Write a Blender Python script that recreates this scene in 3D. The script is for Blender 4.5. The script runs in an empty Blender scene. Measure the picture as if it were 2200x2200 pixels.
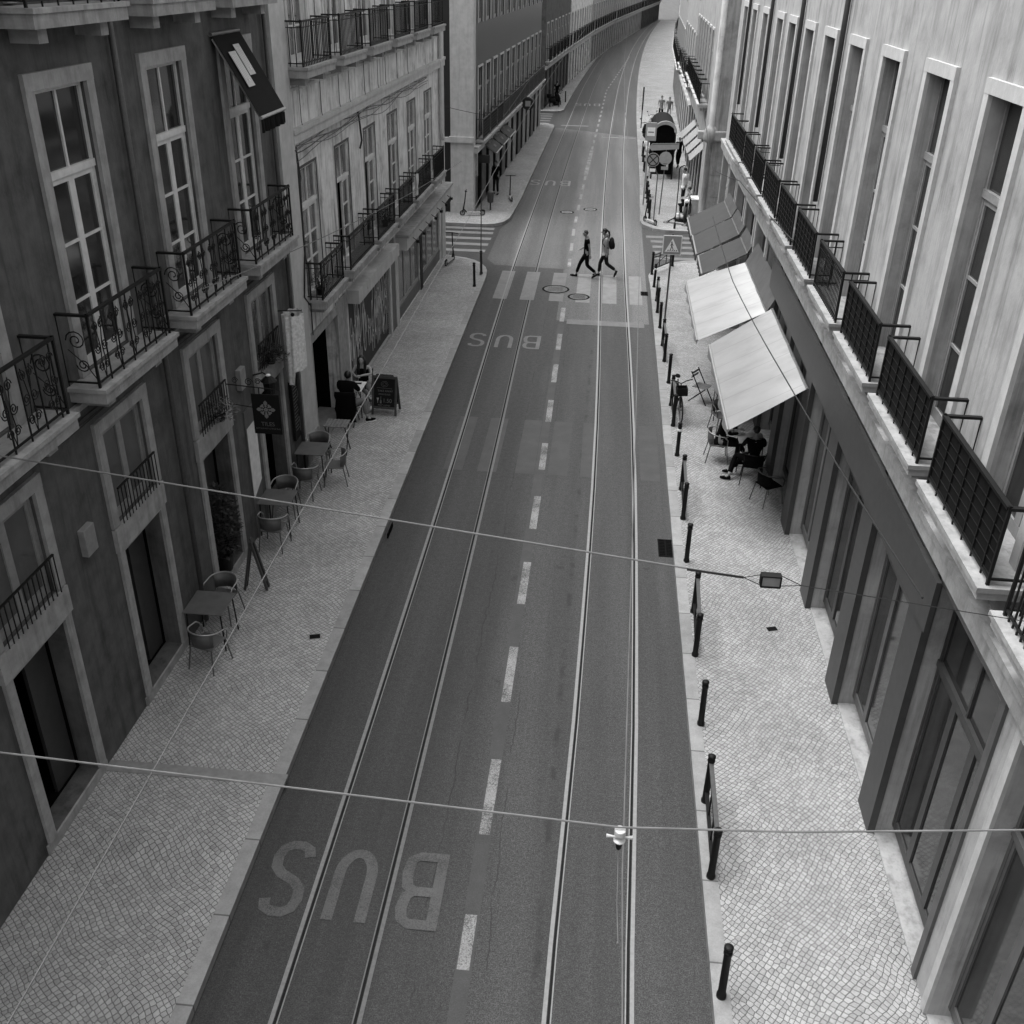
import bpy, math, random
from mathutils import Vector, Matrix, Euler
PI = math.pi
random.seed(7)
S = bpy.context.scene
COL = S.collection
R_ = math.radians

# ------------------------------------------------------------------ camera
Xc = (0.995064339259272, -0.0629408166398937, 0.07671645413607044)
Yc = (0.0976809276322223, 0.48513498367969826, -0.8689663307556903)
Zc = (0.017475614765068273, 0.8721711421566309, 0.48888863934211096)
CAMH = 10.4
cd = bpy.data.cameras.new("camera")
cam = bpy.data.objects.new("camera", cd)
COL.objects.link(cam)
cam.matrix_world = Matrix.Translation((0, 0, CAMH)) @ Matrix((Xc, Yc, Zc)).to_4x4()
cd.sensor_width = 36
cd.lens = 36 * 2126.136 / 2200
cd.shift_x = 14 / 2200
cd.shift_y = 7 / 2200
cd.clip_start = 0.1
cd.clip_end = 2000
S.camera = cam

# ------------------------------------------------------------------ world and sun
SUN_EL, SUN_AZ = 66, -78           # degrees; azimuth from +Y towards +X
w = bpy.data.worlds.new("World")
S.world = w
w.use_nodes = True
nt = w.node_tree
for n in list(nt.nodes):
    nt.nodes.remove(n)
sky = nt.nodes.new('ShaderNodeTexSky')
sky.sky_type = 'NISHITA'
sky.sun_disc = False
sky.sun_elevation = R_(SUN_EL)
sky.sun_rotation = R_(SUN_AZ)
sky.air_density = 1.5
sky.dust_density = 4
bw = nt.nodes.new('ShaderNodeRGBToBW')
bg = nt.nodes.new('ShaderNodeBackground')
bg.inputs[1].default_value = 0.15
out = nt.nodes.new('ShaderNodeOutputWorld')
nt.links.new(sky.outputs[0], bw.inputs[0])
nt.links.new(bw.outputs[0], bg.inputs[0])
nt.links.new(bg.outputs[0], out.inputs[0])
sl = bpy.data.lights.new("sun", 'SUN')
sl.energy = 1.0
sl.angle = R_(46)
so = bpy.data.objects.new("sun", sl)
COL.objects.link(so)
so.rotation_euler = Euler((-(PI / 2 - R_(SUN_EL)), 0, -R_(SUN_AZ)), 'XYZ')
so.rotation_euler = Vector((math.sin(R_(SUN_AZ)) * math.cos(R_(SUN_EL)), math.cos(R_(SUN_AZ)) * math.cos(R_(SUN_EL)), math.sin(R_(SUN_EL)))).to_track_quat('Z', 'Y').to_euler()
S.view_settings.view_transform = 'Standard'
S.view_settings.look = 'None'
S.view_settings.gamma = 1
S.view_settings.exposure = 1.45
S.render.engine = 'CYCLES'

# ------------------------------------------------------------------ materials
MATS = {}


class NT:
    def __init__(self, name):
        self.m = bpy.data.materials.new(name)
        self.m.use_nodes = True
        self.t = self.m.node_tree
        for n in list(self.t.nodes):
            self.t.nodes.remove(n)
        self.o = self.t.nodes.new('ShaderNodeOutputMaterial')
        self.b = self.t.nodes.new('ShaderNodeBsdfPrincipled')
        self.t.links.new(self.b.outputs[0], self.o.inputs[0])
        self.tc = self.t.nodes.new('ShaderNodeTexCoord')
        self.co = self.tc.outputs['Object']

    def n(self, typ, **k):
        nd = self.t.nodes.new(typ)
        for a, v in k.items():
            setattr(nd, a, v)
        return nd

    def put(self, sock, v):
        if hasattr(v, 'links') or hasattr(v, 'is_output'):
            self.t.links.new(v, sock)
        elif isinstance(v, (tuple, list)):
            sock.default_value = v
        else:
            sock.default_value = v

    def math(self, op, a, b=None, c=None, clamp=False):
        nd = self.n('ShaderNodeMath', operation=op, use_clamp=clamp)
        self.put(nd.inputs[0], a)
        if b is not None:
            self.put(nd.inputs[1], b)
        if c is not None:
            self.put(nd.inputs[2], c)
        return nd.outputs[0]

    def noise(self, scale, detail=4, rough=.55, co=None, dist=0):
        nd = self.n('ShaderNodeTexNoise')
        self.t.links.new(co or self.co, nd.inputs['Vector'])
        nd.inputs['Scale'].default_value = scale
        nd.inputs['Detail'].default_value = detail
        nd.inputs['Roughness'].default_value = rough
        nd.inputs['Distortion'].default_value = dist
        return nd.outputs[0]

    def mapping(self, scale=(1, 1, 1), rot=(0, 0, 0), loc=(0, 0, 0), co=None):
        nd = self.n('ShaderNodeMapping')
        self.t.links.new(co or self.co, nd.inputs[0])
        nd.inputs[1].default_value = loc
        nd.inputs[2].default_value = rot
        nd.inputs[3].default_value = scale
        return nd.outputs[0]

    def ramp(self, f, a, b, lo=0., hi=1.):
        nd = self.n('ShaderNodeMapRange')
        nd.interpolation_type = 'SMOOTHSTEP'
        self.put(nd.inputs[0], f)
        for i, v in enumerate((a, b, lo, hi)):
            nd.inputs[1 + i].default_value = v
        return nd.outputs[0]

    def sep(self):
        nd = self.n('ShaderNodeSeparateXYZ')
        self.t.links.new(self.co, nd.inputs[0])
        return nd.outputs

    def col(self, v):
        self.put(self.b.inputs['Base Color'], v)

    def bump(self, h, strength=.3, dist=.01):
        nd = self.n('ShaderNodeBump')
        nd.inputs['Strength'].default_value = strength
        nd.inputs['Distance'].default_value = dist
        self.t.links.new(h, nd.inputs['Height'])
        self.t.links.new(nd.outputs[0], self.b.inputs['Normal'])


def M(name, v, rough=.7, var=.2, scale=6., bump=0., bscale=30., metal=0., streak=0., blotch=0., spec=.5):
    if name in MATS:
        return MATS[name]
    t = NT(name)
    n1 = t.noise(scale, 5, .6)
    f = t.ramp(n1, .25, .75, 1 - var, 1 + var)
    if streak:
        s = t.noise(1., 5, .65, t.mapping((5, 5, .45)))
        f = t.math('MULTIPLY', f, t.ramp(s, .46, .72, 1, 1 - streak))
        s2 = t.noise(1., 4, .6, t.mapping((22, 22, .8)))
        f = t.math('MULTIPLY', f, t.ramp(s2, .5, .8, 1, 1 - streak * .6))
    if blotch:
        s = t.noise(1.3, 6, .7)
        f = t.math('MULTIPLY', f, t.ramp(s, .5, .7, 1, 1 - blotch))
    c = t.math('MULTIPLY', f, v)
    t.col(c)
    t.b.inputs['Roughness'].default_value = rough
    t.b.inputs['Metallic'].default_value = metal
    t.b.inputs['Specular IOR Level'].default_value = spec
    if bump:
        t.bump(t.noise(bscale, 5, .6), bump, .02)
    MATS[name] = t.m
    return t.m


def mat_asphalt(name, v, patchy=True):
    t = NT(name)
    x, y, z = t.sep()
    fine = t.math('MULTIPLY', t.ramp(t.noise(62, 2, .8), .32, .68, .35, 1.75), t.ramp(t.noise(22, 4, .75), .3, .7, .68, 1.35))
    mid = t.ramp(t.noise(5, 5, .7), .3, .75, .93, 1.07)
    big = t.ramp(t.noise(.35, 3, .5), .3, .7, .95, 1.05)
    f = t.math('MULTIPLY', t.math('MULTIPLY', fine, mid), big)
    # tyre-polished and oil-darkened lanes running along the street
    lane = t.noise(1., 4, .6, t.mapping((1.3, .05, 1)))
    f = t.math('MULTIPLY', f, t.ramp(lane, .35, .68, .76, 1.22))
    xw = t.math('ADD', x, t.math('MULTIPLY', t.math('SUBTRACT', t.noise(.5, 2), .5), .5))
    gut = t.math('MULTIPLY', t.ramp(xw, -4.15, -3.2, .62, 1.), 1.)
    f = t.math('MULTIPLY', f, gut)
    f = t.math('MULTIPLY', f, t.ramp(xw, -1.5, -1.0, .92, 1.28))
    st_ = t.ramp(t.noise(1.9, 3, .5), .68, .76, 1, .62)
    f = t.math('MULTIPLY', f, st_)
    if patchy:
        w1 = t.math('MULTIPLY', t.math('SUBTRACT', t.noise(1.1, 6, .7, t.mapping((.3, 1, 1))), .5), .26)
        for cx, wd in ((-1.62, .011), (-.82, .009)):
            d = t.math('ABSOLUTE', t.math('SUBTRACT', t.math('ADD', x, w1), cx))
            ck = t.ramp(d, wd * .4, wd * 1.2, .35, 1)
            gate = t.ramp(t.noise(.8, 2, .5, t.mapping((.2, 1, 1), loc=(cx * 9, 0, 0))), .42, .55, 0, 1)
            ck = t.math('ADD', t.math('MULTIPLY', ck, gate), t.math('SUBTRACT', 1, gate))
            f = t.math('MULTIPLY', f, ck)
        w2 = t.math('MULTIPLY', t.math('SUBTRACT', t.noise(2.5, 5, .7), .5), .12)
        d = t.math('ABSOLUTE', t.math('SUBTRACT', t.math('ADD', x, w2), t.math('MULTIPLY_ADD', y, .009, -.27)))
        seam = t.ramp(d, .012, .07, .5, 1)
        gate = t.ramp(t.noise(1.6, 3, .6, t.mapping((.3, 1, 1))), .45, .62, 0, 1)
        seam = t.math('ADD', t.math('MULTIPLY', seam, gate), t.math('SUBTRACT', 1, gate))
        f = t.math('MULTIPLY', f, seam)
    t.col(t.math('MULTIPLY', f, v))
    t.put(t.b.inputs['Roughness'], t.ramp(t.noise(9, 4), .3, .7, .58, .66))
    t.b.inputs['Specular IOR Level'].default_value = .42
    t.bump(t.noise(130, 3, .7), .3, .004)
    return t.m


def mat_cobble(name, v, rot=.7, size=15.0):
    t = NT(name)
    wob = t.n('ShaderNodeTexNoise')
    t.t.links.new(t.co, wob.inputs['Vector'])
    wob.inputs['Scale'].default_value = .55
    wob.inputs['Detail'].default_value = 2
    sub = t.n('ShaderNodeVectorMath', operation='SUBTRACT')
    t.t.links.new(wob.outputs['Color'], sub.inputs[0])
    sub.inputs[1].default_value = (.5, .5, .5)
    sc = t.n('ShaderNodeVectorMath', operation='SCALE')
    t.t.links.new(sub.outputs[0], sc.inputs[0])
    sc.inputs['Scale'].default_value = .5
    ad = t.n('ShaderNodeVectorMath', operation='ADD')
    t.t.links.new(t.co, ad.inputs[0])
    t.t.links.new(sc.outputs[0], ad.inputs[1])
    mp = t.mapping((1, 1, .001), (0, 0, rot), co=ad.outputs[0])

    def vor(feat, prop=0):
        nd = t.n('ShaderNodeTexVoronoi', feature=feat)
        nd.voronoi_dimensions = '2D'
        t.t.links.new(mp, nd.inputs['Vector'])
        nd.inputs['Scale'].default_value = size
        nd.inputs['Randomness'].default_value = .32
        return nd
    e = vor('DISTANCE_TO_EDGE').outputs['Distance']
    cv = vor('F1').outputs['Color']
    bwn = t.n('ShaderNodeRGBToBW')
    t.t.links.new(cv, bwn.inputs[0])
    stone = t.ramp(bwn.outputs[0], .15, .85, .86, 1.12)
    joint = t.ramp(e, .01, .1, .2, 1.)
    f = t.math('MULTIPLY', stone, joint)
    f = t.math('MULTIPLY', f, t.ramp(t.noise(.5, 7, .7), .3, .7, .82, 1.12))
    f = t.math('MULTIPLY', f, t.ramp(t.noise(3.1, 5, .7), .62, .76, 1, .72))
    f = t.math('MULTIPLY', f, t.ramp(t.noise(45, 3, .6), .3, .7, .9, 1.08))
    t.col(t.math('MULTIPLY', f, v))
    t.b.inputs['Roughness'].default_value = .75
    t.b.inputs['Specular IOR Level'].default_value = .3
    t.bump(t.ramp(e, .0, .2, 0, 1), .5, .012)
    return t.m


def mat_paint(name, v, wear=.5, under=.07):
    t = NT(name)
    n = t.noise(60, 5, .75)
    big = t.noise(2.5, 4, .6)
    fac = t.math('ADD', n, t.math('MULTIPLY', t.math('SUBTRACT', big, .5), .6))
    worn = t.ramp(fac, wear - .14, wear + .14, 1, 0)
    c = t.math('ADD', t.math('MULTIPLY', worn, v - under), under)
    t.col(t.math('MULTIPLY', c, t.ramp(t.noise(5, 4), .3, .7, .85, 1.12)))
    t.b.inputs['Roughness'].default_value = .62
    t.b.inputs['Specular IOR Level'].default_value = .42
    t.bump(t.noise(130, 3, .7), .3, .004)
    return t.m


def mat_kerb(name, v):
    t = NT(name)
    x, y, z = t.sep()
    fr = t.math('FRACT', t.math('MULTIPLY', y, .83))
    j = t.ramp(t.math('ABSOLUTE', t.math('SUBTRACT', fr, .5)), .004, .014, .35, 1)
    cell = t.n('ShaderNodeTexWhiteNoise', noise_dimensions='1D')
    t.put(cell.inputs['W'], t.math('FLOOR', t.math('ADD', t.math('MULTIPLY', y, .83), .5)))
    f = t.math('MULTIPLY', j, t.ramp(cell.outputs[0], 0, 1, .85, 1.12))
    f = t.math('MULTIPLY', f, t.ramp(t.noise(4, 5, .7), .3, .75, 1.08, .78))
    f = t.math('MULTIPLY', f, t.ramp(t.noise(50, 3, .6), .3, .7, .92, 1.06))
    t.col(t.math('MULTIPLY', f, v))
    t.b.inputs['Roughness'].default_value = .7
    t.bump(t.noise(60, 4, .7), .4, .004)
    return t.m


def mat_tile(name, v):
    t = NT(name)
    br = t.n('ShaderNodeTexBrick')
    mp = t.mapping((1, 1, 1), (R_(90), 0, 0))
    t.t.links.new(mp, br.inputs['Vector'])
    br.offset = 0
    br.inputs['Scale'].default_value = 1
    br.inputs['Brick Width'].default_value = .14
    br.inputs['Row Height'].default_value = .14
    br.inputs['Mortar Size'].default_value = .004
    br.inputs['Color1'].default_value = (v, v, v, 1)
    br.inputs['Color2'].default_value = (v * 1.5, v * 1.5, v * 1.5, 1)
    br.inputs['Mortar'].default_value = (v * 3, v * 3, v * 3, 1)
    t.col(br.outputs[0])
    t.b.inputs['Roughness'].default_value = .35
    return t.m


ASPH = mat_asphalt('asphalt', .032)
ASPH2 = mat_asphalt('asphalt_repaved', .08, False)
ASPH3 = mat_asphalt('asphalt_patch', .033, False)
COB = mat_cobble('limestone_cobbles', .34)
COB2 = mat_cobble('limestone_cobbles_right', .31, .62)
KERB = mat_kerb('kerb_stone', .25)
PAINT = mat_paint('worn_white_paint', .31, .52, .04)
PAINT2 = mat_paint('faded_paint', .15, .6, .07)
PAINT4 = mat_paint('faded_paint_over_repaving', .21, .64, .1)
PAINT3 = mat_paint('ghost_paint', .060, .5, .042)
PAINTG = mat_paint('grey_letter_paint', .10, .54, .035)
STEEL = M('polished_rail_steel', .25, .5, .12, 20, metal=0, spec=.4)
STEEL2 = M('dull_rail_steel', .2, .6, .15, 20, spec=.25)
GROOVE = M('rail_groove_dirt', .02, .9, spec=.05)
IRON = M('black_painted_iron', .005, .6, .2, 30, spec=.25)
IRON2 = M('grey_painted_iron', .06, .5, .2, 20)
DWALL = M('dark_painted_plaster', .09, .85, .22, 3, .25, 20, streak=.4, blotch=.35, spec=.2)
LWALL = M('stained_light_plaster', .62, .85, .16, 2.5, .3, 14, streak=.72, blotch=.5)
LWALL2 = M('warm_stone', .32, .8, .16, 2, .2, 18, streak=.4, blotch=.25)
LIME = M('limestone_trim', .28, .75, .2, 5, .25, 25, streak=.3)
LIMEL = M('pale_limestone', .42, .75, .12, 4, .2, 25, streak=.15)
WHITEW = M('white_window_paint', .55, .5, .12, 8)
GREYW = M('grey_window_paint', .22, .5, .15, 8)
DARKW = M('dark_window_paint', .04, .5, .15, 8)
GLASS = M('window_glass', .02, .08, .3, 1.2, spec=.6)
GLASSB = M('pale_reflecting_glass', .09, .12, .25, 1.0, spec=.8)
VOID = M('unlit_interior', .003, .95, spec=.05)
FABW0 = M('white_awning_canvas', .55, .85, .04, 1.2, .08, 6, blotch=.12)
FABW3 = M('soiled_white_awning_canvas', .36, .85, .08, 1.5, .08, 6, blotch=.18)
def mat_canvas(name, v, pitch=.92):
    t = NT(name)
    x, y, z = t.sep()
    fr = t.math('FRACT', t.math('DIVIDE', y, pitch))
    seam = t.ramp(t.math('ABSOLUTE', t.math('SUBTRACT', fr, .5)), .006, .018, .78, 1)
    f = t.math('MULTIPLY', seam, t.ramp(t.noise(1., 4, .6, t.mapping((.8, 1.3, 1))), .35, .72, 1.06, .88))
    f = t.math('MULTIPLY', f, t.ramp(t.noise(1., 4, .7, t.mapping((1.1, 2.2, 1))), .5, .75, 1, .93))
    lit_band = t.ramp(t.math('ADD', x, t.math('MULTIPLY', t.noise(1.2, 4), .9)), -.5, .9, .74, 1.16)  # bright band by the wall painted into the canvas, dimming towards the front
    f = t.math('MULTIPLY', f, lit_band)
    t.col(t.math('MULTIPLY', f, v))
    t.b.inputs['Roughness'].default_value = .85
    t.b.inputs['Specular IOR Level'].default_value = .2
    t.bump(t.noise(1., 2, .5, t.mapping((.5, 1.6, 1))), .35, .12)
    return t.m


FABD = M('dark_awning_canvas', .05, .85, .12, 3, .08, 6)
FABG = M('grey_awning_canvas', .035, .85, .12, 3)
FABB = M('black_awning_canvas', .005, .9, .2, 3, spec=.15)
GREYM = M('grey_sheet_metal', .085, .5, .15, 4, streak=.2)
WOODG = M('weathered_grey_wood', .14, .7, .25, 12, streak=.2)
WOODD = M('dark_wood', .035, .6, .25, 12)
ALU = M('brushed_aluminium', .3, .38, .1, 15, metal=.5)
CHARC = M('chalkboard_black', .006, .75, .3, 10, spec=.2)
CHALK = M('chalk_writing', .12, .9, .3, 40)
CHALKW = M('bright_chalk', .3, .9)
FABW = mat_canvas('white_awning_canvas_seamed', .38)
FABW2 = mat_canvas('soiled_awning_canvas_seamed', .29)
CERAM = M('aged_white_ceramic', .5, .35, .15, 30)
SIGNB = M('sign_back_grey', .32, .5, .1, 6)
SIGNW = M('sign_white', .85, .4, .05, 6)
SIGNBL = M('sign_blue_as_grey', .27, .4, .05, 6)
SIGNK = M('sign_black', .01, .4)
SIGNT = M('sign_charcoal_board', .006, .65, .15, 8, spec=.2)
SIGNM = M('sign_pale_mark', .17, .6)
SKIN = M('skin_light', .33, .55, .06, 12)
SKIND = M('skin_darker', .24, .55, .06, 12)  # darker skin tone given to some of the people
HAIR = M('dark_hair', .005, .5, .3, 60)
HAIRG = M('short_greying_hair', .03, .6, .3, 60)
CBLK = M('black_cloth', .003, .95, .2, 20, spec=.1)
CDRK = M('charcoal_cloth', .012, .9, .2, 20, spec=.15)
CGRY = M('grey_cloth', .12, .9, .2, 20)
CWHT = M('white_cloth', .6, .85, .08, 8)
RUBB = M('black_rubber', .005, .7)
LEAF = M('leaf_dark', .025, .5, .35, 3)
LEAF2 = M('leaf_pale', .10, .5, .35, 3)
POT = M('dark_pot', .007, .6)
CONC = M('grey_concrete', .2, .8, .15, 8, .2, 30)
WIREM = M('galvanised_wire', .13, .6)
WIRED = M('dark_contact_wire', .09, .6)
CABLE = M('black_cable', .012, .6)
TILEB = mat_tile('dark_glazed_tile', .004)
GRATE = M('cast_iron_grate', .004, .8, .3, 30, spec=.1)
PALELID = M('pale_iron_lid', .22, .6, .2, 20)
PAPER = M('paper_poster', .62, .8, .12, 6)


# ------------------------------------------------------------------ mesh builder
class MB:
    def __init__(self, mtx=None):
        self.v = []
        self.f = []
        self.m = mtx
        self.s = False

    def add(self, vs, fs):
        o = len(self.v)
        if self.m is not None:
            vs = [self.m @ Vector(p) for p in vs]
        self.v += [tuple(p) for p in vs]
        self.f += [tuple(i + o for i in f) for f in fs]
        return self

    def box(self, x0, x1, y0, y1, z0, z1):
        if x0 > x1: x0, x1 = x1, x0
        if y0 > y1: y0, y1 = y1, y0
        if z0 > z1: z0, z1 = z1, z0
        return self.add([(x0, y0, z0), (x1, y0, z0), (x1, y1, z0), (x0, y1, z0), (x0, y0, z1), (x1, y0, z1), (x1, y1, z1), (x0, y1, z1)],
                        [(0, 3, 2, 1), (4, 5, 6, 7), (0, 1, 5, 4), (1, 2, 6, 5), (2, 3, 7, 6), (3, 0, 4, 7)])

    def quad(self, a, b, c, d):
        return self.add([a, b, c, d], [(0, 1, 2, 3)])

    def beam(self, a, b, wx, wz, up=(0, 0, 1)):
        a, b = Vector(a), Vector(b)
        d = (b - a).normalized()
        s = d.cross(Vector(up))
        if s.length < 1e-4:
            s = Vector((1, 0, 0))
        s.normalize()
        u = s.cross(d).normalized()
        s, u = s * wx / 2, u * wz / 2
        vs = [a - s - u, a + s - u, a + s + u, a - s + u, b - s - u, b + s - u, b + s + u, b - s + u]
        return self.add(vs, [(0, 1, 2, 3), (7, 6, 5, 4), (0, 4, 5, 1), (1, 5, 6, 2), (2, 6, 7, 3), (3, 7, 4, 0)])

    def tube(self, pts, r, n=6, closed=False):
        pts = [Vector(p) for p in pts]
        k = len(pts)
        rs = r if isinstance(r, (list, tuple)) else [r] * k
        vs, fs = [], []
        prev = None
        for i, p in enumerate(pts):
            if closed:
                d = pts[(i + 1) % k] - pts[i - 1]
            else:
                d = pts[min(i + 1, k - 1)] - pts[max(i - 1, 0)]
            if d.length < 1e-9:
                d = Vector((0, 0, 1))
            d.normalize()
            if prev is None:
                a = Vector((0, 0, 1)) if abs(d.z) < .9 else Vector((1, 0, 0))
                s = d.cross(a).normalized()
            else:
                s = prev - d * prev.dot(d)
                if s.length < 1e-6:
                    s = d.orthogonal()
                s.normalize()
            prev = s
            u = d.cross(s)
            for j in range(n):
                an = 2 * PI * j / n
                vs.append(p + (s * math.cos(an) + u * math.sin(an)) * rs[i])
        m = k if closed else k - 1
        for i in range(m):
            for j in range(n):
                a = i * n + j
                b = i * n + (j + 1) % n
                c = ((i + 1) % k) * n + (j + 1) % n
                d = ((i + 1) % k) * n + j
                fs.append((a, b, c, d))
        if not closed:
            fs.append(tuple(range(n - 1, -1, -1)))
            fs.append(tuple((k - 1) * n + j for j in range(n)))
        return self.add(vs, fs)

    def cyl(self, c, r, z0, z1, n=16, r2=None):
        r2 = r if r2 is None else r2
        vs = [(c[0] + r * math.cos(2 * PI * i / n), c[1] + r * math.sin(2 * PI * i / n), z0) for i in range(n)]
        vs += [(c[0] + r2 * math.cos(2 * PI * i / n), c[1] + r2 * math.sin(2 * PI * i / n), z1) for i in range(n)]
        fs = [(i, (i + 1) % n, n + (i + 1) % n, n + i) for i in range(n)]
        fs += [tuple(range(n - 1, -1, -1)), tuple(range(n, 2 * n))]
        return self.add(vs, fs)

    def lathe(self, c, prof, n=16):
        vs, fs = [], []
        for r, z in prof:
            vs += [(c[0] + r * math.cos(2 * PI * i / n), c[1] + r * math.sin(2 * PI * i / n), c[2] + z) for i in range(n)]
        for k in range(len(prof) - 1):
            for i in range(n):
                fs.append((k * n + i, k * n + (i + 1) % n, (k + 1) * n + (i + 1) % n, (k + 1) * n + i))
        fs.append(tuple(range(n - 1, -1, -1)))
        fs.append(tuple((len(prof) - 1) * n + i for i in range(n)))
        return self.add(vs, fs)

    def ball(self, c, r, nu=12, nv=8):
        if not isinstance(r, (tuple, list)):
            r = (r, r, r)
        vs, fs = [], []
        for j in range(1, nv):
            th = PI * j / nv
            for i in range(nu):
                ph = 2 * PI * i / nu
                vs.append((c[0] + r[0] * math.sin(th) * math.cos(ph), c[1] + r[1] * math.sin(th) * math.sin(ph), c[2] + r[2] * math.cos(th)))
        t = len(vs)
        vs += [(c[0], c[1], c[2] + r[2]), (c[0], c[1], c[2] - r[2])]
        for j in range(nv - 2):
            for i in range(nu):
                a, b = j * nu + i, j * nu + (i + 1) % nu
                fs.append((a, a + nu, b + nu, b))
        for i in range(nu):
            fs.append((t, i, (i + 1) % nu))
            fs.append((t + 1, (nv - 2) * nu + (i + 1) % nu, (nv - 2) * nu + i))
        return self.add(vs, fs)

    def prism(self, poly, z0, z1):
        n = len(poly)
        vs = [(p[0], p[1], z0) for p in poly] + [(p[0], p[1], z1) for p in poly]
        fs = [tuple(range(n - 1, -1, -1)), tuple(range(n, 2 * n))]
        fs += [(i, (i + 1) % n, n + (i + 1) % n, n + i) for i in range(n)]
        return self.add(vs, fs)

    def xz(self, poly, y0, y1):
        """polygon in the x-z plane extruded along y"""
        n = len(poly)
        vs = [(p[0], y0, p[1]) for p in poly] + [(p[0], y1, p[1]) for p in poly]
        fs = [tuple(range(n)), tuple(range(2 * n - 1, n - 1, -1))]
        fs += [(i, n + i, n + (i + 1) % n, (i + 1) % n) for i in range(n)]
        return self.add(vs, fs)

    def ribbon(self, pts, w, z, closed=False):
        """flat strip of width w along 2-D points at height z"""
        L, Rr = [], []
        k = len(pts)
        for i, p in enumerate(pts):
            a = Vector(pts[max(i - 1, 0)][:2])
            b = Vector(pts[min(i + 1, k - 1)][:2])
            if closed:
                a, b = Vector(pts[i - 1][:2]), Vector(pts[(i + 1) % k][:2])
            d = (b - a).normalized()
            nrm = Vector((-d.y, d.x)) * w / 2
            L.append((p[0] + nrm.x, p[1] + nrm.y, z))
            Rr.append((p[0] - nrm.x, p[1] - nrm.y, z))
        fs = []
        m = k if closed else k - 1
        for i in range(m):
            j = (i + 1) % k
            fs.append((i, k + i, k + j, j))
        return self.add(L + Rr, fs)

    def mesh(self, name, mat, smooth=False):
        me = bpy.data.meshes.new(name)
        me.from_pydata(self.v, [], self.f)
        me.materials.append(mat)
        if smooth or self.s:
            me.polygons.foreach_set('use_smooth', [True] * len(me.polygons))
        me.update()
        return me

    def build(self, name, mat, parent=None, smooth=False, bevel=0):
        return mk(name, self.mesh(name, mat, smooth), parent, bevel)


def mk(name, me, parent=None, bevel=0, loc=None, rz=0):
    o = bpy.data.objects.new(name, me)
    COL.objects.link(o)
    if parent:
        o.parent = parent
    if loc:
        o.location = loc
    if rz:
        o.rotation_euler = (0, 0, rz)
    if bevel:
        b = o.modifiers.new('bevel', 'BEVEL')
        b.width = bevel
        b.segments = 2
        b.limit_method = 'ANGLE'
    return o


def tag(o, label=None, cat=None, group=None, kind=None):
    if label: o['label'] = label
    if cat: o['category'] = cat
    if group: o['group'] = group
    if kind: o['kind'] = kind
    return o


def thing(name, label, cat, loc=(0, 0, 0), rz=0, group=None):
    o = bpy.data.objects.new(name, None)
    COL.objects.link(o)
    o.empty_display_size = .2
    o.location = loc
    o.rotation_euler = (0, 0, rz)
    return tag(o, label, cat, group)


def struct(name, mb, mat, smooth=False):
    return tag(mb.build(name, mat, None, smooth), kind='structure')


def kids(o):
    return KID.get(o.name, [])


def dup(o, loc=None, rz=None, label=None, parent=None):
    c = o.copy()
    COL.objects.link(c)
    if parent:
        c.parent = parent
    if loc is not None:
        c.location = loc
    if rz is not None:
        c.rotation_euler = (0, 0, rz)
    if label:
        c['label'] = label
    for ch in [x for x in COL.objects if x.parent == o]:
        dup(ch, parent=c)
    return c


def textmesh(txt, size, ext=.002, space=1.0):
    cu = bpy.data.curves.new('t', 'FONT')
    cu.body = txt
    cu.size = size
    cu.extrude = ext
    cu.align_x = 'CENTER'
    cu.space_character = space
    o = bpy.data.objects.new('t', cu)
    COL.objects.link(o)
    me = bpy.data.meshes.new_from_object(o.evaluated_get(bpy.context.evaluated_depsgraph_get()))
    bpy.data.objects.remove(o)
    return me


def text_part(name, txt, size, mat, parent, mtx, space=1.0, ext=.002):
    me = textmesh(txt, size, ext, space)
    me.transform(mtx)
    me.materials.clear()
    me.materials.append(mat)
    return mk(name, me, parent)


# ------------------------------------------------------------------ geometry of the street
def xL(y): return -6.78 + .0165 * y


def xR(y): return 4.15 + .0085 * y


def bend(y):
    return 0 if y < 50 else .00026 * (y - 50) ** 2


KL, KRr = -4.0, 1.86      # kerb faces


def kL(y): return -3.96 - .004 * max(0, min(y, 40)) + (bend(y) + (max(0, y - 47) * .004))


def kR(y): return (1.80 + .0045 * min(y, 40)) + bend(y) * .9 + max(0, y - 47) * .001


SW = .12


# ground sheet
struct('ground', MB().quad((-400, -120, -.02), (400, -120, -.02), (400, 900, -.02), (-400, 900, -.02)), ASPH)
mb = MB()
ys = [-12, 0, 10, 20, 30, 40, 50] + list(range(60, 245, 8))
vs = []
for y in ys:
    vs += [(-16 + bend(y), y, 0), (16 + bend(y), y, 0)]
mb.add(vs, [(2 * i, 2 * i + 1, 2 * i + 3, 2 * i + 2) for i in range(len(ys) - 1)])
struct('road', mb, ASPH)


def sheet(name, poly, z, mat):
    mb = MB()
    mb.add([(p[0], p[1], z) for p in poly], [tuple(range(len(poly)))])
    return struct(name, mb, mat)


def bl(y0, y1, xa, xb, step=6):
    """strip polygon following the bend between x offsets xa..xb"""
    yy = []
    y = y0
    while y < y1:
        yy.append(y)
        y += step
    yy.append(y1)
    return [(xb + bend(y), y) for y in yy] + [(xa + bend(y), y) for y in reversed(yy)]


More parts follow.
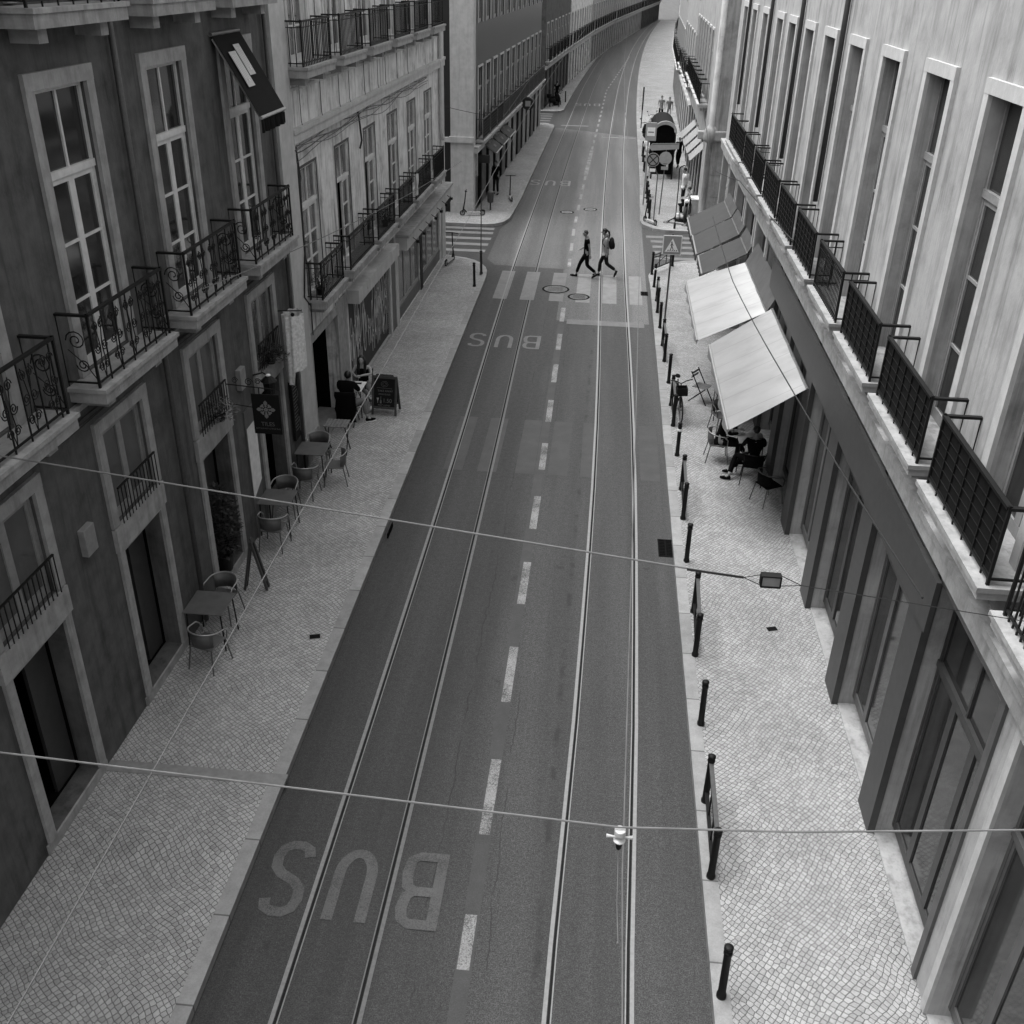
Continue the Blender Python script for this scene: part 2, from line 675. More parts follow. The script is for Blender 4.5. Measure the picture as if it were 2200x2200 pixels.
# lighter repaved areas
sheet('road_trench_patch', [(-1.0, 13.1), (-.42, 13.0), (-.4, 17.9), (-.72, 18.0), (-.74, 20.4), (-1.03, 20.3)], .0025, ASPH3)
sheet('road_trench_patch', [(-3.9, 24.2), (-3.35, 24.1), (-3.3, 27.8), (-3.95, 27.9)], .0025, ASPH3)
sheet('road_trench_patch', [(1.2, 9.6), (1.74, 9.7), (1.75, 11.6), (1.22, 11.5)], .0025, ASPH3)
sheet('road_repaving', [(-1.25, 31.9), (KRr - .05, 31.9), (KRr + .0, 44), (kR(60), 60), (kR(72) - .02, 72.4), (-4 + bend(75) + .2, 75.6), (-4.05, 60), (-4.05, 46), (-4.4, 44.4), (-4.4, 39.2), (-4.0, 38.4), (-1.3, 38.2)], .003, ASPH2)


# sidewalks
def arc(cx, cy, r, a0, a1, n=8):
    return [(cx + r * math.cos(R_(a0 + (a1 - a0) * i / n)), cy + r * math.sin(R_(a0 + (a1 - a0) * i / n))) for i in range(n + 1)]


def walk(name, outer, inner, mat):
    """outer: kerb-face path; inner: points closing the polygon at the buildings"""
    mb = MB()
    n = len(outer)
    w = .2
    ins = []
    for i, p in enumerate(outer):
        a, b = Vector(outer[max(i - 1, 0)]), Vector(outer[min(i + 1, n - 1)])
        d = (b - a).normalized()
        nrm = Vector((-d.y, d.x)) * w
        ins.append((p[0] + nrm.x, p[1] + nrm.y))
    poly = ins + inner
    mb.add([(p[0], p[1], SW) for p in poly], [tuple(range(len(poly)))])
    struct(name, mb, mat)
    k = MB()
    vs = [(p[0], p[1], -.01) for p in outer] + [(p[0], p[1], SW + .006) for p in outer] + [(p[0], p[1], SW + .006) for p in ins] + [(p[0], p[1], SW - .04) for p in ins]
    fs = []
    for i in range(n - 1):
        for r in range(3):
            fs.append((r * n + i, r * n + i + 1, (r + 1) * n + i + 1, (r + 1) * n + i))
    k.add(vs, fs)
    struct('kerb', k, KERB)


# left near: kerb path must have buildings on its left-hand side (normal = left of travel direction)
yy = [-12, -4, 2, 6, 10, 14, 18, 22, 26, 30, 34, 36.2]
o1 = [(kL(y), y) for y in yy] + [(-4.13 - 1.6 * (1 - math.cos(t)) - .0, 36.6 + 2.35 * math.sin(t)) for t in [R_(a) for a in (12, 25, 40, 55, 70, 82)]] + [(-6.0, 39.15), (-9, 39.3), (-16, 39.5)]
walk('sidewalk', o1, [(-16, 38), (-7.2, 38), (-7.2, -12)], COB)
o2 = [(-16, 44.3), (-6.6, 44.62), (-5.2, 44.6), (-4.7, 44.75), (-4.35, 45.2), (-4.15, 46), (-4.08, 47.4)] + [(-4.02 + .012 * (y - 48) , y) for y in (50, 54, 58, 62, 66, 70, 74)] + [(-3.72, 75.6), (-3.85, 76.3), (-4.4, 76.7), (-8, 76.8), (-14, 76.8)]
walk('sidewalk', o2, [(-14, 74), (-7.2, 74), (-7.2, 46), (-16, 46)], COB2)
o3 = [(-14, 83.4), (-4.2, 83.5), (-3.7, 83.8), (-3.45, 84.6)] + [(-3.45 + (bend(y) - bend(85)) + .004 * (y - 85), y) for y in range(88, 240, 8)]
walk('sidewalk', o3, [(4, 238), (-3, 180), (-6.5, 130), (-7.5, 100), (-14, 86)], COB2)
r1 = [(16, 39.2), (5, 39.95), (3.4, 39.75), (2.7, 39.25), (2.15, 38.4), (1.93, 37.4)] + [(kR(y), y) for y in (36, 33, 30, 26, 22, 18, 15, 12, 9, 6, 2, -4, -12)]
walk('sidewalk', r1, [(5.2, -12), (5.2, 38), (16, 38)], COB2)
r2 = [(kR(y), y) for y in range(232, 60, -8)] + [(2.02, 60), (1.94, 54), (1.84, 49), (1.8, 46.4), (1.95, 45.7), (2.35, 45.1), (2.9, 44.85), (4.2, 44.8), (6, 44.75), (16, 44.5)]
walk('sidewalk', r2, [(16, 46), (5.8, 46), (5.8, 80), (8, 120), (13, 170), (22, 230)], COB2)


# tram rails
def rail(pts, side, st=None):
    st = st or STEEL
    """side=+1: head on the right (east) of the groove"""
    def off(d):
        return [(x + d * side, y) for x, y in pts]
    head = MB().ribbon(off(.027), .05, .010)
    groove = MB().ribbon(off(-.022), .032, .004 + .0016)
    lip = MB().ribbon(off(-.047), .016, .009)
    h = struct('tram_rail', head, st)
    struct('rail_groove', groove, GROOVE)
    struct('rail_guard_lip', lip, st)


def cr(pts):
    out = []
    for i in range(len(pts) - 1):
        a, b = pts[i], pts[i + 1]
        p0, p3 = pts[max(i - 1, 0)], pts[min(i + 2, len(pts) - 1)]
        n = max(2, int((b[1] - a[1]) / 2.5))
        for k in range(n):
            t = k / n
            # monotone in y, Catmull-Rom in x with chord parameters
            ma = (b[0] - p0[0]) / max(b[1] - p0[1], 1e-6) * (b[1] - a[1])
            mbb = (p3[0] - a[0]) / max(p3[1] - a[1], 1e-6) * (b[1] - a[1])
            h = (2 * t ** 3 - 3 * t ** 2 + 1) * a[0] + (t ** 3 - 2 * t ** 2 + t) * ma + (-2 * t ** 3 + 3 * t ** 2) * b[0] + (t ** 3 - t ** 2) * mbb
            out.append((h, a[1] + t * (b[1] - a[1])))
    out.append(pts[-1])
    return out


far = [(y, bend(y)) for y in range(116, 236, 12)]
tl = cr([(-3.1, -12), (-3.08, 4), (-3.08, 12), (-3.12, 21), (-3.22, 31), (-3.26, 40), (-3.19, 52), (-3.05, 64), (-2.75, 82), (-2.42, 100)] + [(-2.42 + b - bend(100), y) for y, b in far])
tr = cr([(-.25, -12), (-.1, 3), (-.02, 8), (.10, 12), (.22, 20), (.22, 27), (.13, 38), (.13, 55), (.3, 72), (.86, 100)] + [(.86 + b - bend(100), y) for y, b in far])
rail(tl, -1, STEEL2)
rail([(x + .93, y) for x, y in tl], 1, M('oiled_rail_steel', .15, .6, .15, 20, spec=.2))
rail(tr, -1)
rail([(x + .93, y) for x, y in tr], 1)
# thin contact slits of darker asphalt either side of the rails
# painted markings ------------------------------------------------------
ZM = .0075


def mark(name, mb, mat):
    return struct(name, mb, mat)


def dash(y0, y1, xc, w, mat, z=ZM):
    mb = MB()
    x0, x1 = xc(y0), xc(y1)
    mb.quad((x0 - w / 2, y0, z), (x0 + w / 2, y0, z), (x1 + w / 2, y1, z), (x1 - w / 2, y1, z))
    mark('lane_dash', mb, mat)


import sys
import math as _m


def g2(u, v, z=0):
    d = Vector(((u - 1086) / 2126.136, -(v - 1107) / 2126.136, -1))
    d = Matrix((Xc, Yc, Zc)) @ d
    t = (z - CAMH) / d.z
    return (t * d.x, t * d.y)


def xcl(y):            # measured centre line of the dashes
    P = [(0, -1.05), (7.9, -1.06), (12, -1.03), (20, -1.0), (28, -1.04), (34, -1.08), (45, -1.15), (60, -.95), (80, -.55), (100, -.2), (240, 9)]
    for (a, xa), (b, xb) in zip(P, P[1:]):
        if y <= b:
            return xa + (xb - xa) * (y - a) / (b - a)
    return xb


tops = [1974, 1635, 1390, 1206, 1063, 948.6, 855.4, 777.8, 713, 656.6]
bots = [2095, 1799, 1510, 1297, 1134, 1006, 902.4, 817, 746.7, 686]
for a, b in zip(tops, bots):
    dash(g2(1100, b)[1], g2(1100, a)[1], xcl, .15, PAINT)
dash(3.6, 5.0, xcl, .15, PAINT)
dash(.8, 2.2, xcl, .15, PAINT)
for k in range(40):
    y0 = 38.5 + k * 2.55
    if 57 < y0 < 66.5:
        continue
    dash(y0, y0 + 1.25, xcl, .13, PAINT if k % 3 == 0 else PAINT4)
dash(57.6, 66.2, xcl, .22, PAINT)
# ghost of an older continuous line under the dashes
dash(-4, 31.5, lambda y: xcl(y) - .0, .2, PAINT3, .0055)


def letter(ch, cx, y0, w, h, sw):
    """flat painted letters, upside-down for the camera (they face traffic)"""
    mb = MB()
    if ch == 'U':
        r = w / 2
        pts = [(-r, 1), (-r, .38)] + [(r * math.cos(a), .38 - .30 * math.sin(a)) for a in [PI - PI * i / 10 for i in range(1, 10)]] + [(r, .38), (r, 1)]
        P = [pts]
    elif ch == 'S':
        r = w / 2
        P = [[(r * .92, .80), (r * .80, .91), (r * .3, .96), (-r * .3, .96), (-r * .8, .9), (-r * 1.0, .78), (-r * .92, .64), (-r * .5, .55), (r * .5, .45), (r * .92, .36), (r, .22), (r * .8, .1), (r * .3, .04), (-r * .3, .04), (-r * .8, .09), (-r * .95, .2)]]
    else:
        r = w / 2
        P = [[(-r, 0), (-r, 1)], [(-r - sw / 2, .955), (r * .4, .955), (r * .85, .9), (r, .76), (r * .85, .6), (r * .4, .53), (-r - sw / 2 + .0, .53)],
             [(r * .4, .535), (r * .9, .47), (r * 1.05, .28), (r * .9, .1), (r * .4, .045), (-r - sw / 2, .045)]]
    for i, p in enumerate(P):
        mb.ribbon([(cx - a, y0 + h - b * h) if False else (cx - a, y0 + (1 - b) * h) for a, b in p], sw, ZM + .001 * i)
    return mb


for (y0, h, zs, mt) in ((8.0, 1.16, (-1.74, -2.63, -3.49), PAINTG), (28.98, 1.22, (-1.9, -2.76, -3.62), PAINT2), (54.5, 1.4, (-2.0, -2.8, -3.62), PAINT4), (88.5, 1.6, (-.9, -1.7, -2.45), PAINT4)):
    for ch, cx in zip('BUS', zs):
        mark('bus_lane_letter', letter(ch, cx, y0, .42, h, .145 if y0 < 20 else .12), mt)

# zebra crossing
for i, x0 in enumerate([-3.62, -2.66, -1.64, -.7, .24, 1.2]):
    mb = MB()
    ww = .5 if i < 5 else .45
    if x0 == -1.64:
        mb.quad((x0, 33.98, ZM), (x0 + ww, 33.98, ZM), (x0 + ww, 34.9, ZM), (x0, 34.9, ZM))
        mb.quad((x0, 35.95, ZM), (x0 + ww, 35.95, ZM), (x0 + ww, 37.62, ZM), (x0, 37.62, ZM))
    else:
        mb.quad((x0, 33.98, ZM), (x0 + ww, 33.98, ZM), (x0 + ww, 37.6, ZM), (x0, 37.6, ZM))
    mark('zebra_crossing_stripe', mb, PAINT4 if i > 2 else PAINT2)
mark('stop_line', MB().quad((-.9, 31.55, ZM), (1.65, 31.5, ZM), (1.65, 32.0, ZM), (-.9, 32.05, ZM)), PAINT2)
# ghost of a removed crossing
for x0 in (-3.3, -2.5, -1.62, -.85, -.1, 1.3):
    mark('faded_crossing_stripe', MB().quad((x0, 20.5, ZM - .002), (x0 + .45, 20.5, ZM - .002), (x0 + .45, 23.6, ZM - .002), (x0, 23.6, ZM - .002)), PAINT3)
for yb, xa in ((44.25, -4.66), (43.45, -4.63), (42.45, -4.61), (41.45, -4.62), (40.4, -4.62)):
    mark('zebra_crossing_stripe', MB().quad((-7.2, yb - .2, ZM), (xa, yb - .2, ZM), (xa, yb + .2, ZM), (-7.2, yb + .2, ZM)), PAINT2)
for yb, xa in ((44.0, 2.02), (43.2, 2.2), (42.3, 2.25), (41.4, 2.26), (40.45, 2.26)):
    mark('zebra_crossing_stripe', MB().quad((xa, yb - .2, ZM), (4.9, yb - .2, ZM), (4.9, yb + .2, ZM), (xa, yb + .2, ZM)), PAINT2)
for yb in (77.6, 78.9, 80.2, 81.5, 82.7):
    mark('zebra_crossing_stripe', MB().quad((-6.4, yb - .25, ZM), (-4.2, yb - .25, ZM), (-4.2, yb + .25, ZM), (-6.4, yb + .25, ZM)), PAINT2)
mark('stop_line', MB().quad((-.3, 71.7, ZM), (kR(72) - .1, 71.7, ZM), (kR(72) - .1, 71.95, ZM), (-.3, 71.95, ZM)), PAINT)
mark('stop_line', MB().quad((-3.3, 76.6, ZM), (-1.3, 76.6, ZM), (-1.3, 77, ZM), (-3.3, 77, ZM)), PAINT2)


def manhole(x, y, r, label, pale=False):
    t = thing('manhole_cover', label, 'manhole cover', (x, y, .008), 0, 'manhole covers in the roadway')
    mb = MB()
    mb.ribbon([(r * math.cos(a), r * math.sin(a)) for a in [2 * PI * i / 32 for i in range(32)]], .075, .003, True)
    mb.build('rim', GRATE, t)
    mb = MB().cyl((0, 0), r - .03, -.004, .0015, 32)
    mb.build('lid', ASPH2 if not pale else PALELID, t)
    mb = MB()
    for q in (-.5, -.25, 0, .25, .5):
        mb.box(-r * .6, r * .6, q * r - .008, q * r + .008, .0016, .004)
    mb.build('tread_pattern', GRATE, t)


manhole(-1.46, 35.45, .46, 'large round manhole cover set in the third zebra crossing stripe')
manhole(-.6, 34.62, .36, 'smaller round manhole cover below the walking couple')
manhole(-1.61, 48.2, .3, 'pale round manhole cover left of centre line beyond the crossing', True)
manhole(-.52, 49.0, .3, 'pale round manhole cover nearest the right tram track', True)


def grate(x0, x1, y0, y1, label):
    t = thing('drain_grate', label, 'drain grate', ((x0 + x1) / 2, (y0 + y1) / 2, .006), 0, 'street drain grates')
    a, b = (x1 - x0) / 2, (y1 - y0) / 2
    mb = MB()
    mb.box(-a, a, -b, b, -.003, .001)
    mb.build('pit', VOID, t)
    mb = MB()
    for s in (-1, 1):
        mb.box(s * a - .012, s * a + .012, -b - .012, b + .012, .001, .008)
        mb.box(-a, a, s * b - .012, s * b + .012, .001, .0081)
    mb.box(-.012, .012, -b, b, .001, .0079)
    n = 11
    for i in range(n):
        yy_ = -b + 2 * b * (i + .5) / n
        mb.box(-a, a, yy_ - .009, yy_ + .009, .001, .007)
    mb.build('bars', GRATE, t)


for ux, uy, lab in ((-4.47, 13.56, 'small dark utility cover in the left cobbled sidewalk'), (3.49, 14.76, 'small dark utility cover in the right cobbled sidewalk')):
    t = thing('utility_cover', lab, 'utility cover', (ux, uy, SW + .002), .3)
    MB().box(-.11, .11, -.08, .08, -.01, .004).build('frame', CONC, t)
    MB().box(-.09, .09, -.06, .06, .0041, .007).build('lid', GRATE, t)
grate(1.6, 1.88, 17.2, 17.86, 'square iron drain grate at the right kerb in the middle of the street')
grate(1.62, 1.86, 35.15, 35.6, 'small iron drain grate at the right kerb beside the zebra crossing')
t = thing('kerb_drain', 'dark slot of a gully inlet under the left kerb', 'drain', (-3.95, 17.4, 0))
MB().box(-.0, .025, -.2, .3, .004, .10).build('inlet', VOID, t)
t = thing('gutter_channel', 'dark stone gutter channel crossing the left sidewalk', 'gutter', (-5.3, 10.15, SW))
MB().box(-1.35, 1.33, -.11, .11, -.02, .010).build('channel', CONC, t)


# ================================================================== BUILDINGS
class Bld:
    """side 'L': local x = world y - y0; side 'R': local x = y0 - world y. local y points into the building."""

    def __init__(s, side, ya, yb, label, xa=None, xb=None, height=13.2, depth=9, group='buildings along the street'):
        s.side = side
        f = xL if side == 'L' else xR
        xa = f(ya) if xa is None else xa
        xb = f(yb) if xb is None else xb
        s.L = math.hypot(xb - xa, yb - ya)
        s.ya, s.yb = ya, yb
        s.H = height
        s.D = depth
        if side == 'L':
            s.e = thing('town_house', label, 'building', (xa, ya, 0), math.atan2(yb - ya, xb - xa), group)
        else:
            s.e = thing('town_house', label, 'building', (xb, yb, 0), math.atan2(ya - yb, xa - xb), group)
        s.cache = {}

    def u(s, y):
        return (y - s.ya) if s.side == 'L' else (s.yb - y)

    def U(s, a, b):
        a, b = s.u(a), s.u(b)
        return (a, b) if a < b else (b, a)

    def wall(s, holes, mat, z0=0, z1=None, name='wall', rev=.28, x0=None, x1=None, back=True):
        z1 = s.H if z1 is None else z1
        x0 = 0 if x0 is None else x0
        x1 = s.L if x1 is None else x1
        hs = [(max(min(a, b), x0), min(max(a, b), x1), c, d) for a, b, c, d in holes if max(a, b) > x0 and min(a, b) < x1 and d > z0 and c < z1]
        hs = [(a, b, max(c, z0), min(d, z1)) for a, b, c, d in hs]
        us = sorted({x0, x1} | {h[0] for h in hs} | {h[1] for h in hs})
        zs = sorted({z0, z1} | {h[2] for h in hs} | {h[3] for h in hs})
        mb = MB()
        for i in range(len(us) - 1):
            for j in range(len(zs) - 1):
                cu, cz = (us[i] + us[i + 1]) / 2, (zs[j] + zs[j + 1]) / 2
                if any(h[0] < cu < h[1] and h[2] < cz < h[3] for h in hs):
                    continue
                mb.quad((us[i], 0, zs[j]), (us[i + 1], 0, zs[j]), (us[i + 1], 0, zs[j + 1]), (us[i], 0, zs[j + 1]))
        for a, b, c, d in hs:
            mb.quad((a, 0, c), (a, 0, d), (a, rev, d), (a, rev, c))
            mb.quad((b, 0, c), (b, rev, c), (b, rev, d), (b, 0, d))
            mb.quad((a, 0, d), (b, 0, d), (b, rev, d), (a, rev, d))
            mb.quad((a, 0, c), (a, rev, c), (b, rev, c), (b, 0, c))
        if back:
            D = s.D
            mb.quad((x0, 0, z0), (x0, 0, z1), (x0, D, z1), (x0, D, z0))
            mb.quad((x1, 0, z0), (x1, D, z0), (x1, D, z1), (x1, 0, z1))
            mb.quad((x0, D, z0), (x0, D, z1), (x1, D, z1), (x1, D, z0))
        else:
            mb.quad((x0, 0, z1), (x1, 0, z1), (x1, rev, z1), (x0, rev, z1))
        return mb.build(name, mat, s.e)

    def roof(s, mat=None):
        mb = MB().box(-.05, s.L + .05, -.25, s.D, s.H - .001, s.H + .25)
        mb.build('roof', mat or CONC, s.e)

    def interior(s, y=.6):
        pass

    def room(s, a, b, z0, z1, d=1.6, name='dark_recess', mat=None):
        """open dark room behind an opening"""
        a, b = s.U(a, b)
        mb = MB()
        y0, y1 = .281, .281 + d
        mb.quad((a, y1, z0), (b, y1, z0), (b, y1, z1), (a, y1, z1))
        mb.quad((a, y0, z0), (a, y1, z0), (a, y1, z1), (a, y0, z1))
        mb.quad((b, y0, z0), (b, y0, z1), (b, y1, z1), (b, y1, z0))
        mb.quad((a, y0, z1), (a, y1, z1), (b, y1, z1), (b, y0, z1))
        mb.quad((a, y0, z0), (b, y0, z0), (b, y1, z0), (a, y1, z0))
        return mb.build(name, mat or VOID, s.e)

    def trim(s, a, b, z0, z1, w, p, mat, name='stone_surround', sill=True, w2=None):
        """frame around an opening (a..b are the opening), w wide, proud p"""
        a, b = s.U(a, b)
        w2 = w if w2 is None else w2
        k = ('trim', round(b - a, 3), z0, z1, w, p, mat.name)
        if k not in s.cache:
            W = b - a
            mb = MB()
            mb.box(-w, 0, -p, .003, z0, z1)
            mb.box(W, W + w, -p, .003, z0, z1)
            mb.box(-w - .0, W + w, -p - .004, .003, z1, z1 + w2)
            if sill:
                mb.box(-w, W + w, -p - .02, .003, z0 - w2 * .7, z0)
            s.cache[k] = mb.mesh('stone_surround', mat)
        return mk(name, s.cache[k], s.e, 0, (a, 0, 0))

    def french(s, a, b, z0, z1, zt, rows, mat, pane=None, d=.045, open_=0, name='french_window', st=.07, top_mull=True, cols=2):
        """double-leaf glazed door with transom light. open_ = left leaf missing share (opened inwards)"""
        a, b = s.U(a, b)
        key = ('fr', round(b - a, 2), z0, z1, zt, rows, mat.name, (pane or GLASS).name, open_, cols)
        if key not in s.cache:
            W = b - a
            f, p = MB(), MB()
            y0, y1 = d, d + .06
            f.box(0, st * .7, y0, y1, z0, z1)
            f.box(W - st * .7, W, y0, y1, z0, z1)
            f.box(0, W, y0 - .003, y1, z1 - st * .7, z1)
            if zt:
                f.box(0, W, y0 - .02, y1 + .02, zt, zt + .09)
                if top_mull:
                    f.box(W / 2 - .02, W / 2 + .02, y0 + .004, y1 - .004, zt + .09, z1 - st * .7)
                p.quad((.04, y0 + .03, zt + .08), (W - .04, y0 + .03, zt + .08), (W - .04, y0 + .03, z1 - .04), (.04, y0 + .03, z1 - .04))
            zt_ = zt or (z1 - st * .7)
            cw = W / cols
            for c in range(cols):
                if open_ and c == (open_ - 1):
                    # leaf swung inwards
                    xh = c * cw + (.05 if c == 0 else cw - .05)
                    sg = 1 if c == 0 else -1
                    f.beam((xh, y1, z0 + .03), (xh, y1, zt_), .03, .03)
                    f.beam((xh + sg * .12, y1 + cw * .8, z0 + .03), (xh + sg * .12, y1 + cw * .8, zt_), .06, .04)
                    for r in range(rows + 1):
                        zz = z0 + .1 + (zt_ - z0 - .12) * r / rows
                        f.beam((xh, y1, zz), (xh + sg * .12, y1 + cw * .8, zz), .03, .05)
                    continue
                x0, x1 = c * cw + (.03 if c == 0 else .0), (c + 1) * cw - (.03 if c == cols - 1 else 0)
                f.box(x0, x0 + st, y0 + .008, y1 - .004, z0, zt_)
                f.box(x1 - st, x1, y0 + .008, y1 - .004, z0, zt_)
                f.box(x0, x1, y0 + .006, y1 - .006, z0, z0 + .14)
                f.box(x0, x1, y0 + .006, y1 - .006, zt_ - st, zt_)
                for r in range(1, rows):
                    zz = z0 + .14 + (zt_ - z0 - .14 - st) * r / rows
                    f.box(x0, x1, y0 + .01, y1 - .01, zz - .018, zz + .018)
                p.quad((x0 + .02, y0 + .03, z0 + .1), (x1 - .02, y0 + .03, z0 + .1), (x1 - .02, y0 + .03, zt_ - .03), (x0 + .02, y0 + .03, zt_ - .03))
            s.cache[key] = (f.mesh('frame', mat), p.mesh('pane', pane or GLASS))
        fm, pm = s.cache[key]
        o = mk(name, fm, s.e, 0, (a, 0, 0))
        mk('pane', pm, o)
        # dark room behind
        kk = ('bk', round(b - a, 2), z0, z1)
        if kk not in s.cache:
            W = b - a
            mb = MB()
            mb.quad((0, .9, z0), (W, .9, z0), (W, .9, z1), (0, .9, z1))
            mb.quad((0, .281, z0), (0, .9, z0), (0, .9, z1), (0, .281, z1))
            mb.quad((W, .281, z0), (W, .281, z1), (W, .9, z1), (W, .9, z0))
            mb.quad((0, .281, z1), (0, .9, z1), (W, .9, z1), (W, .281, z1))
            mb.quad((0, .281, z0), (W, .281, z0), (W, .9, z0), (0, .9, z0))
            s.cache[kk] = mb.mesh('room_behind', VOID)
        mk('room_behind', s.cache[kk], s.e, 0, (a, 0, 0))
        return o

    def balcony(s, a, b, zf, zr, p, style='bars', mat=None, th=.2, slabm=None, gap=.11, panel=None):
        a, b = s.U(a, b)
        key = ('bal', round(b - a, 2), zf, zr, p, style, (slabm or LIME).name)
        mat = mat or IRON
        if key not in s.cache:
            W = b - a
            sl = MB()
            sl.box(-.04, W + .04, -p - .05, .0, zf - th, zf)
            sl.box(-.07, W + .07, -p - .08, .0, zf - .05, zf + .004)
            sl.box(.25, .45, -p + .1, 0, zf - th - .16, zf - th)
            sl.box(W - .45, W - .25, -p + .1, 0, zf - th - .16, zf - th)
            rl = MB()
            q = p - .03
            path = [(0, 0, 0), (0, -q, 0), (W, -q, 0), (W, 0, 0)]
            for (x0, y0, _), (x1, y1, _) in zip(path, path[1:]):
                rl.beam((x0, y0, zr), (x1, y1, zr), .055, .03)
                rl.beam((x0, y0, zf + .07), (x1, y1, zf + .07), .025, .02)
                if style == 'bars':
                    rl.beam((x0, y0, zr - .11), (x1, y1, zr - .11), .02, .015)
                n = max(2, int(math.hypot(x1 - x0, y1 - y0) / gap))
                for i in range(n + 1):
                    t = i / n
                    x, y = x0 + (x1 - x0) * t, y0 + (y1 - y0) * t
                    r = .008 if style == 'bars' else .006
                    if style == 'bars' or i % 3 == 0:
                        rl.beam((x, y, zf), (x, y, zr), .016, .016)
            for x in (0, W):
                rl.beam((x, -q, zf), (x, -q, zr + .03), .03, .03)
            if style == 'scroll':
                h = zr - zf - .1

                def spiral(cx, cz, r, sgn, up, plane, other):
                    pts = []
                    for i in range(22):
                        an = i / 21 * 1.75 * 2 * PI
                        rr = r * (1 - .8 * i / 21)
                        x = cx + sgn * rr * math.cos(an)
                        z = cz + up * rr * math.sin(an)
                        pts.append((x, other, z) if plane == 0 else (other, x, z))
                    rl.tube(pts, .009, 4)
                n = int(W / .36)
                for i in range(n):
                    cx = W * (i + .5) / n
                    for sg in (-1, 1):
                        spiral(cx + sg * .075, zf + .1 + h * .78, .07, sg, 1, 0, -q)
                        spiral(cx + sg * .08, zf + .1 + h * .46, .075, sg, -1, 0, -q)
                        spiral(cx + sg * .07, zf + .1 + h * .16, .065, sg, 1, 0, -q)
                        rl.tube([(cx, -q, zf + .08), (cx + sg * .05, -q, zf + .3), (cx + sg * .02, -q, zf + .5), (cx + sg * .09, -q, zr - .1)], .008, 4)
                for ox in (0, W):
                    spiral(-q * .5, zf + .62, .13, 1, 1, 1, ox)
                    spiral(-q * .6, zf + .3, .09, 1, -1, 1, ox)
                    rl.tube([(ox, -q, zf + .1), (ox, -q * .7, zf + .3), (ox, -q * .2, zf + .5)], .008, 4)
            if style == 'mesh':
                for i in range(6):
                    zz = zf + .1 + (zr - zf - .15) * i / 6
                    rl.beam((0, -q, zz), (W, -q, zz), .008, .008)
            s.cache[key] = (sl.mesh('slab', slabm or LIME), rl.mesh('railing', mat))
            if style == 'mesh':
                pm = MB().box(0.02, W - .02, -q + .012, -q + .02, zf + .05, zr - .03)
                s.cache[key] += (pm.mesh('screen', panel or FABB),)
        c = s.cache[key]
        o = mk('balcony', c[0], s.e, 0, (a, 0, 0))
        mk('railing', c[1], o)
        if len(c) > 2:
            mk('screen', c[2], o)
        return o

    def band(s, a, b, z0, z1, p, mat, name='cornice'):
        a, b = s.U(a, b)
        mb = MB().box(a, b, -p, .002, z0, z1)
        mb.box(a, b, -p - .03, .003, z1 - (z1 - z0) * .3, z1 + .004)
        return mb.build(name, mat, s.e)

    def boxp(s, name, a, b, z0, z1, y0, y1, mat, bevel=0):
        a, b = s.U(a, b)
        return MB().box(a, b, y0, y1, z0, z1).build(name, mat, s.e, bevel=bevel)


# ---------------- left near building A (dark plaster)
A = Bld('L', -9, 19.97, 'dark plastered house with ornate scroll balconies at the left edge beside the tile shop', height=13.2)
A_bays = [18.25 - 2.98 * i for i in range(9)]
holes = []
for c in A_bays:
    holes += [(*A.U(c - .62, c + .62), 5.6, 9.0), (*A.U(c - .62, c + .62), 9.9, 12.6), (*A.U(c - .62, c + .62), 3.3, 4.72), (*A.U(c - .62, c + .62), .28, 2.86)]
A.wall(holes, DWALL)
A.roof()
for i, c in enumerate(A_bays):
    a, b = c - .62, c + .62
    A.trim(a, b, 5.58, 9.0, .19, .05, LIME, sill=False)
    A.french(a, b, 5.6, 9.0, 7.98, 3, WHITEW)
    A.balcony(c - 1.08, c + 1.08, 5.57, 6.52, .44, 'scroll')
    A.trim(a, b, 3.3, 4.72, .18, .05, LIME, sill=False)
    A.french(a, b, 3.3, 4.72, 0, 1, GREYW, pane=GLASSB)
    A.boxp('window_sill', a - .18, b + .18, 2.9, 3.28, -.07, .0, LIME)
    A.trim(a, b, .28, 2.86, .16, .045, LIME, sill=False)
    A.boxp('door_step', a - .2, b + .2, .0, .27, -.03, .9, LIME)
    A.trim(a, b, 9.9, 12.6, .19, .05, LIME, sill=False)
    A.french(a, b, 9.9, 12.6, 11.7, 3, WHITEW)
    A.balcony(c - 1.08, c + 1.08, 9.87, 10.8, .44, 'scroll')
    # planter box grille in front of the mezzanine window
    mb = MB()
    u0, u1 = A.U(a + .02, b - .02)
    for k in range(13):
        x = u0 + (u1 - u0) * k / 12
        mb.beam((x, -.1, 3.3), (x, -.1, 3.85), .012, .012)
    mb.beam((u0, -.1, 3.86), (u1, -.1, 3.86), .03, .02)
    mb.build('window_guard', IRON, A.e)
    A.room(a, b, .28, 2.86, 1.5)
A.band(-9, 19.9, 5.2, 5.3, .04, LIME, 'string_course')
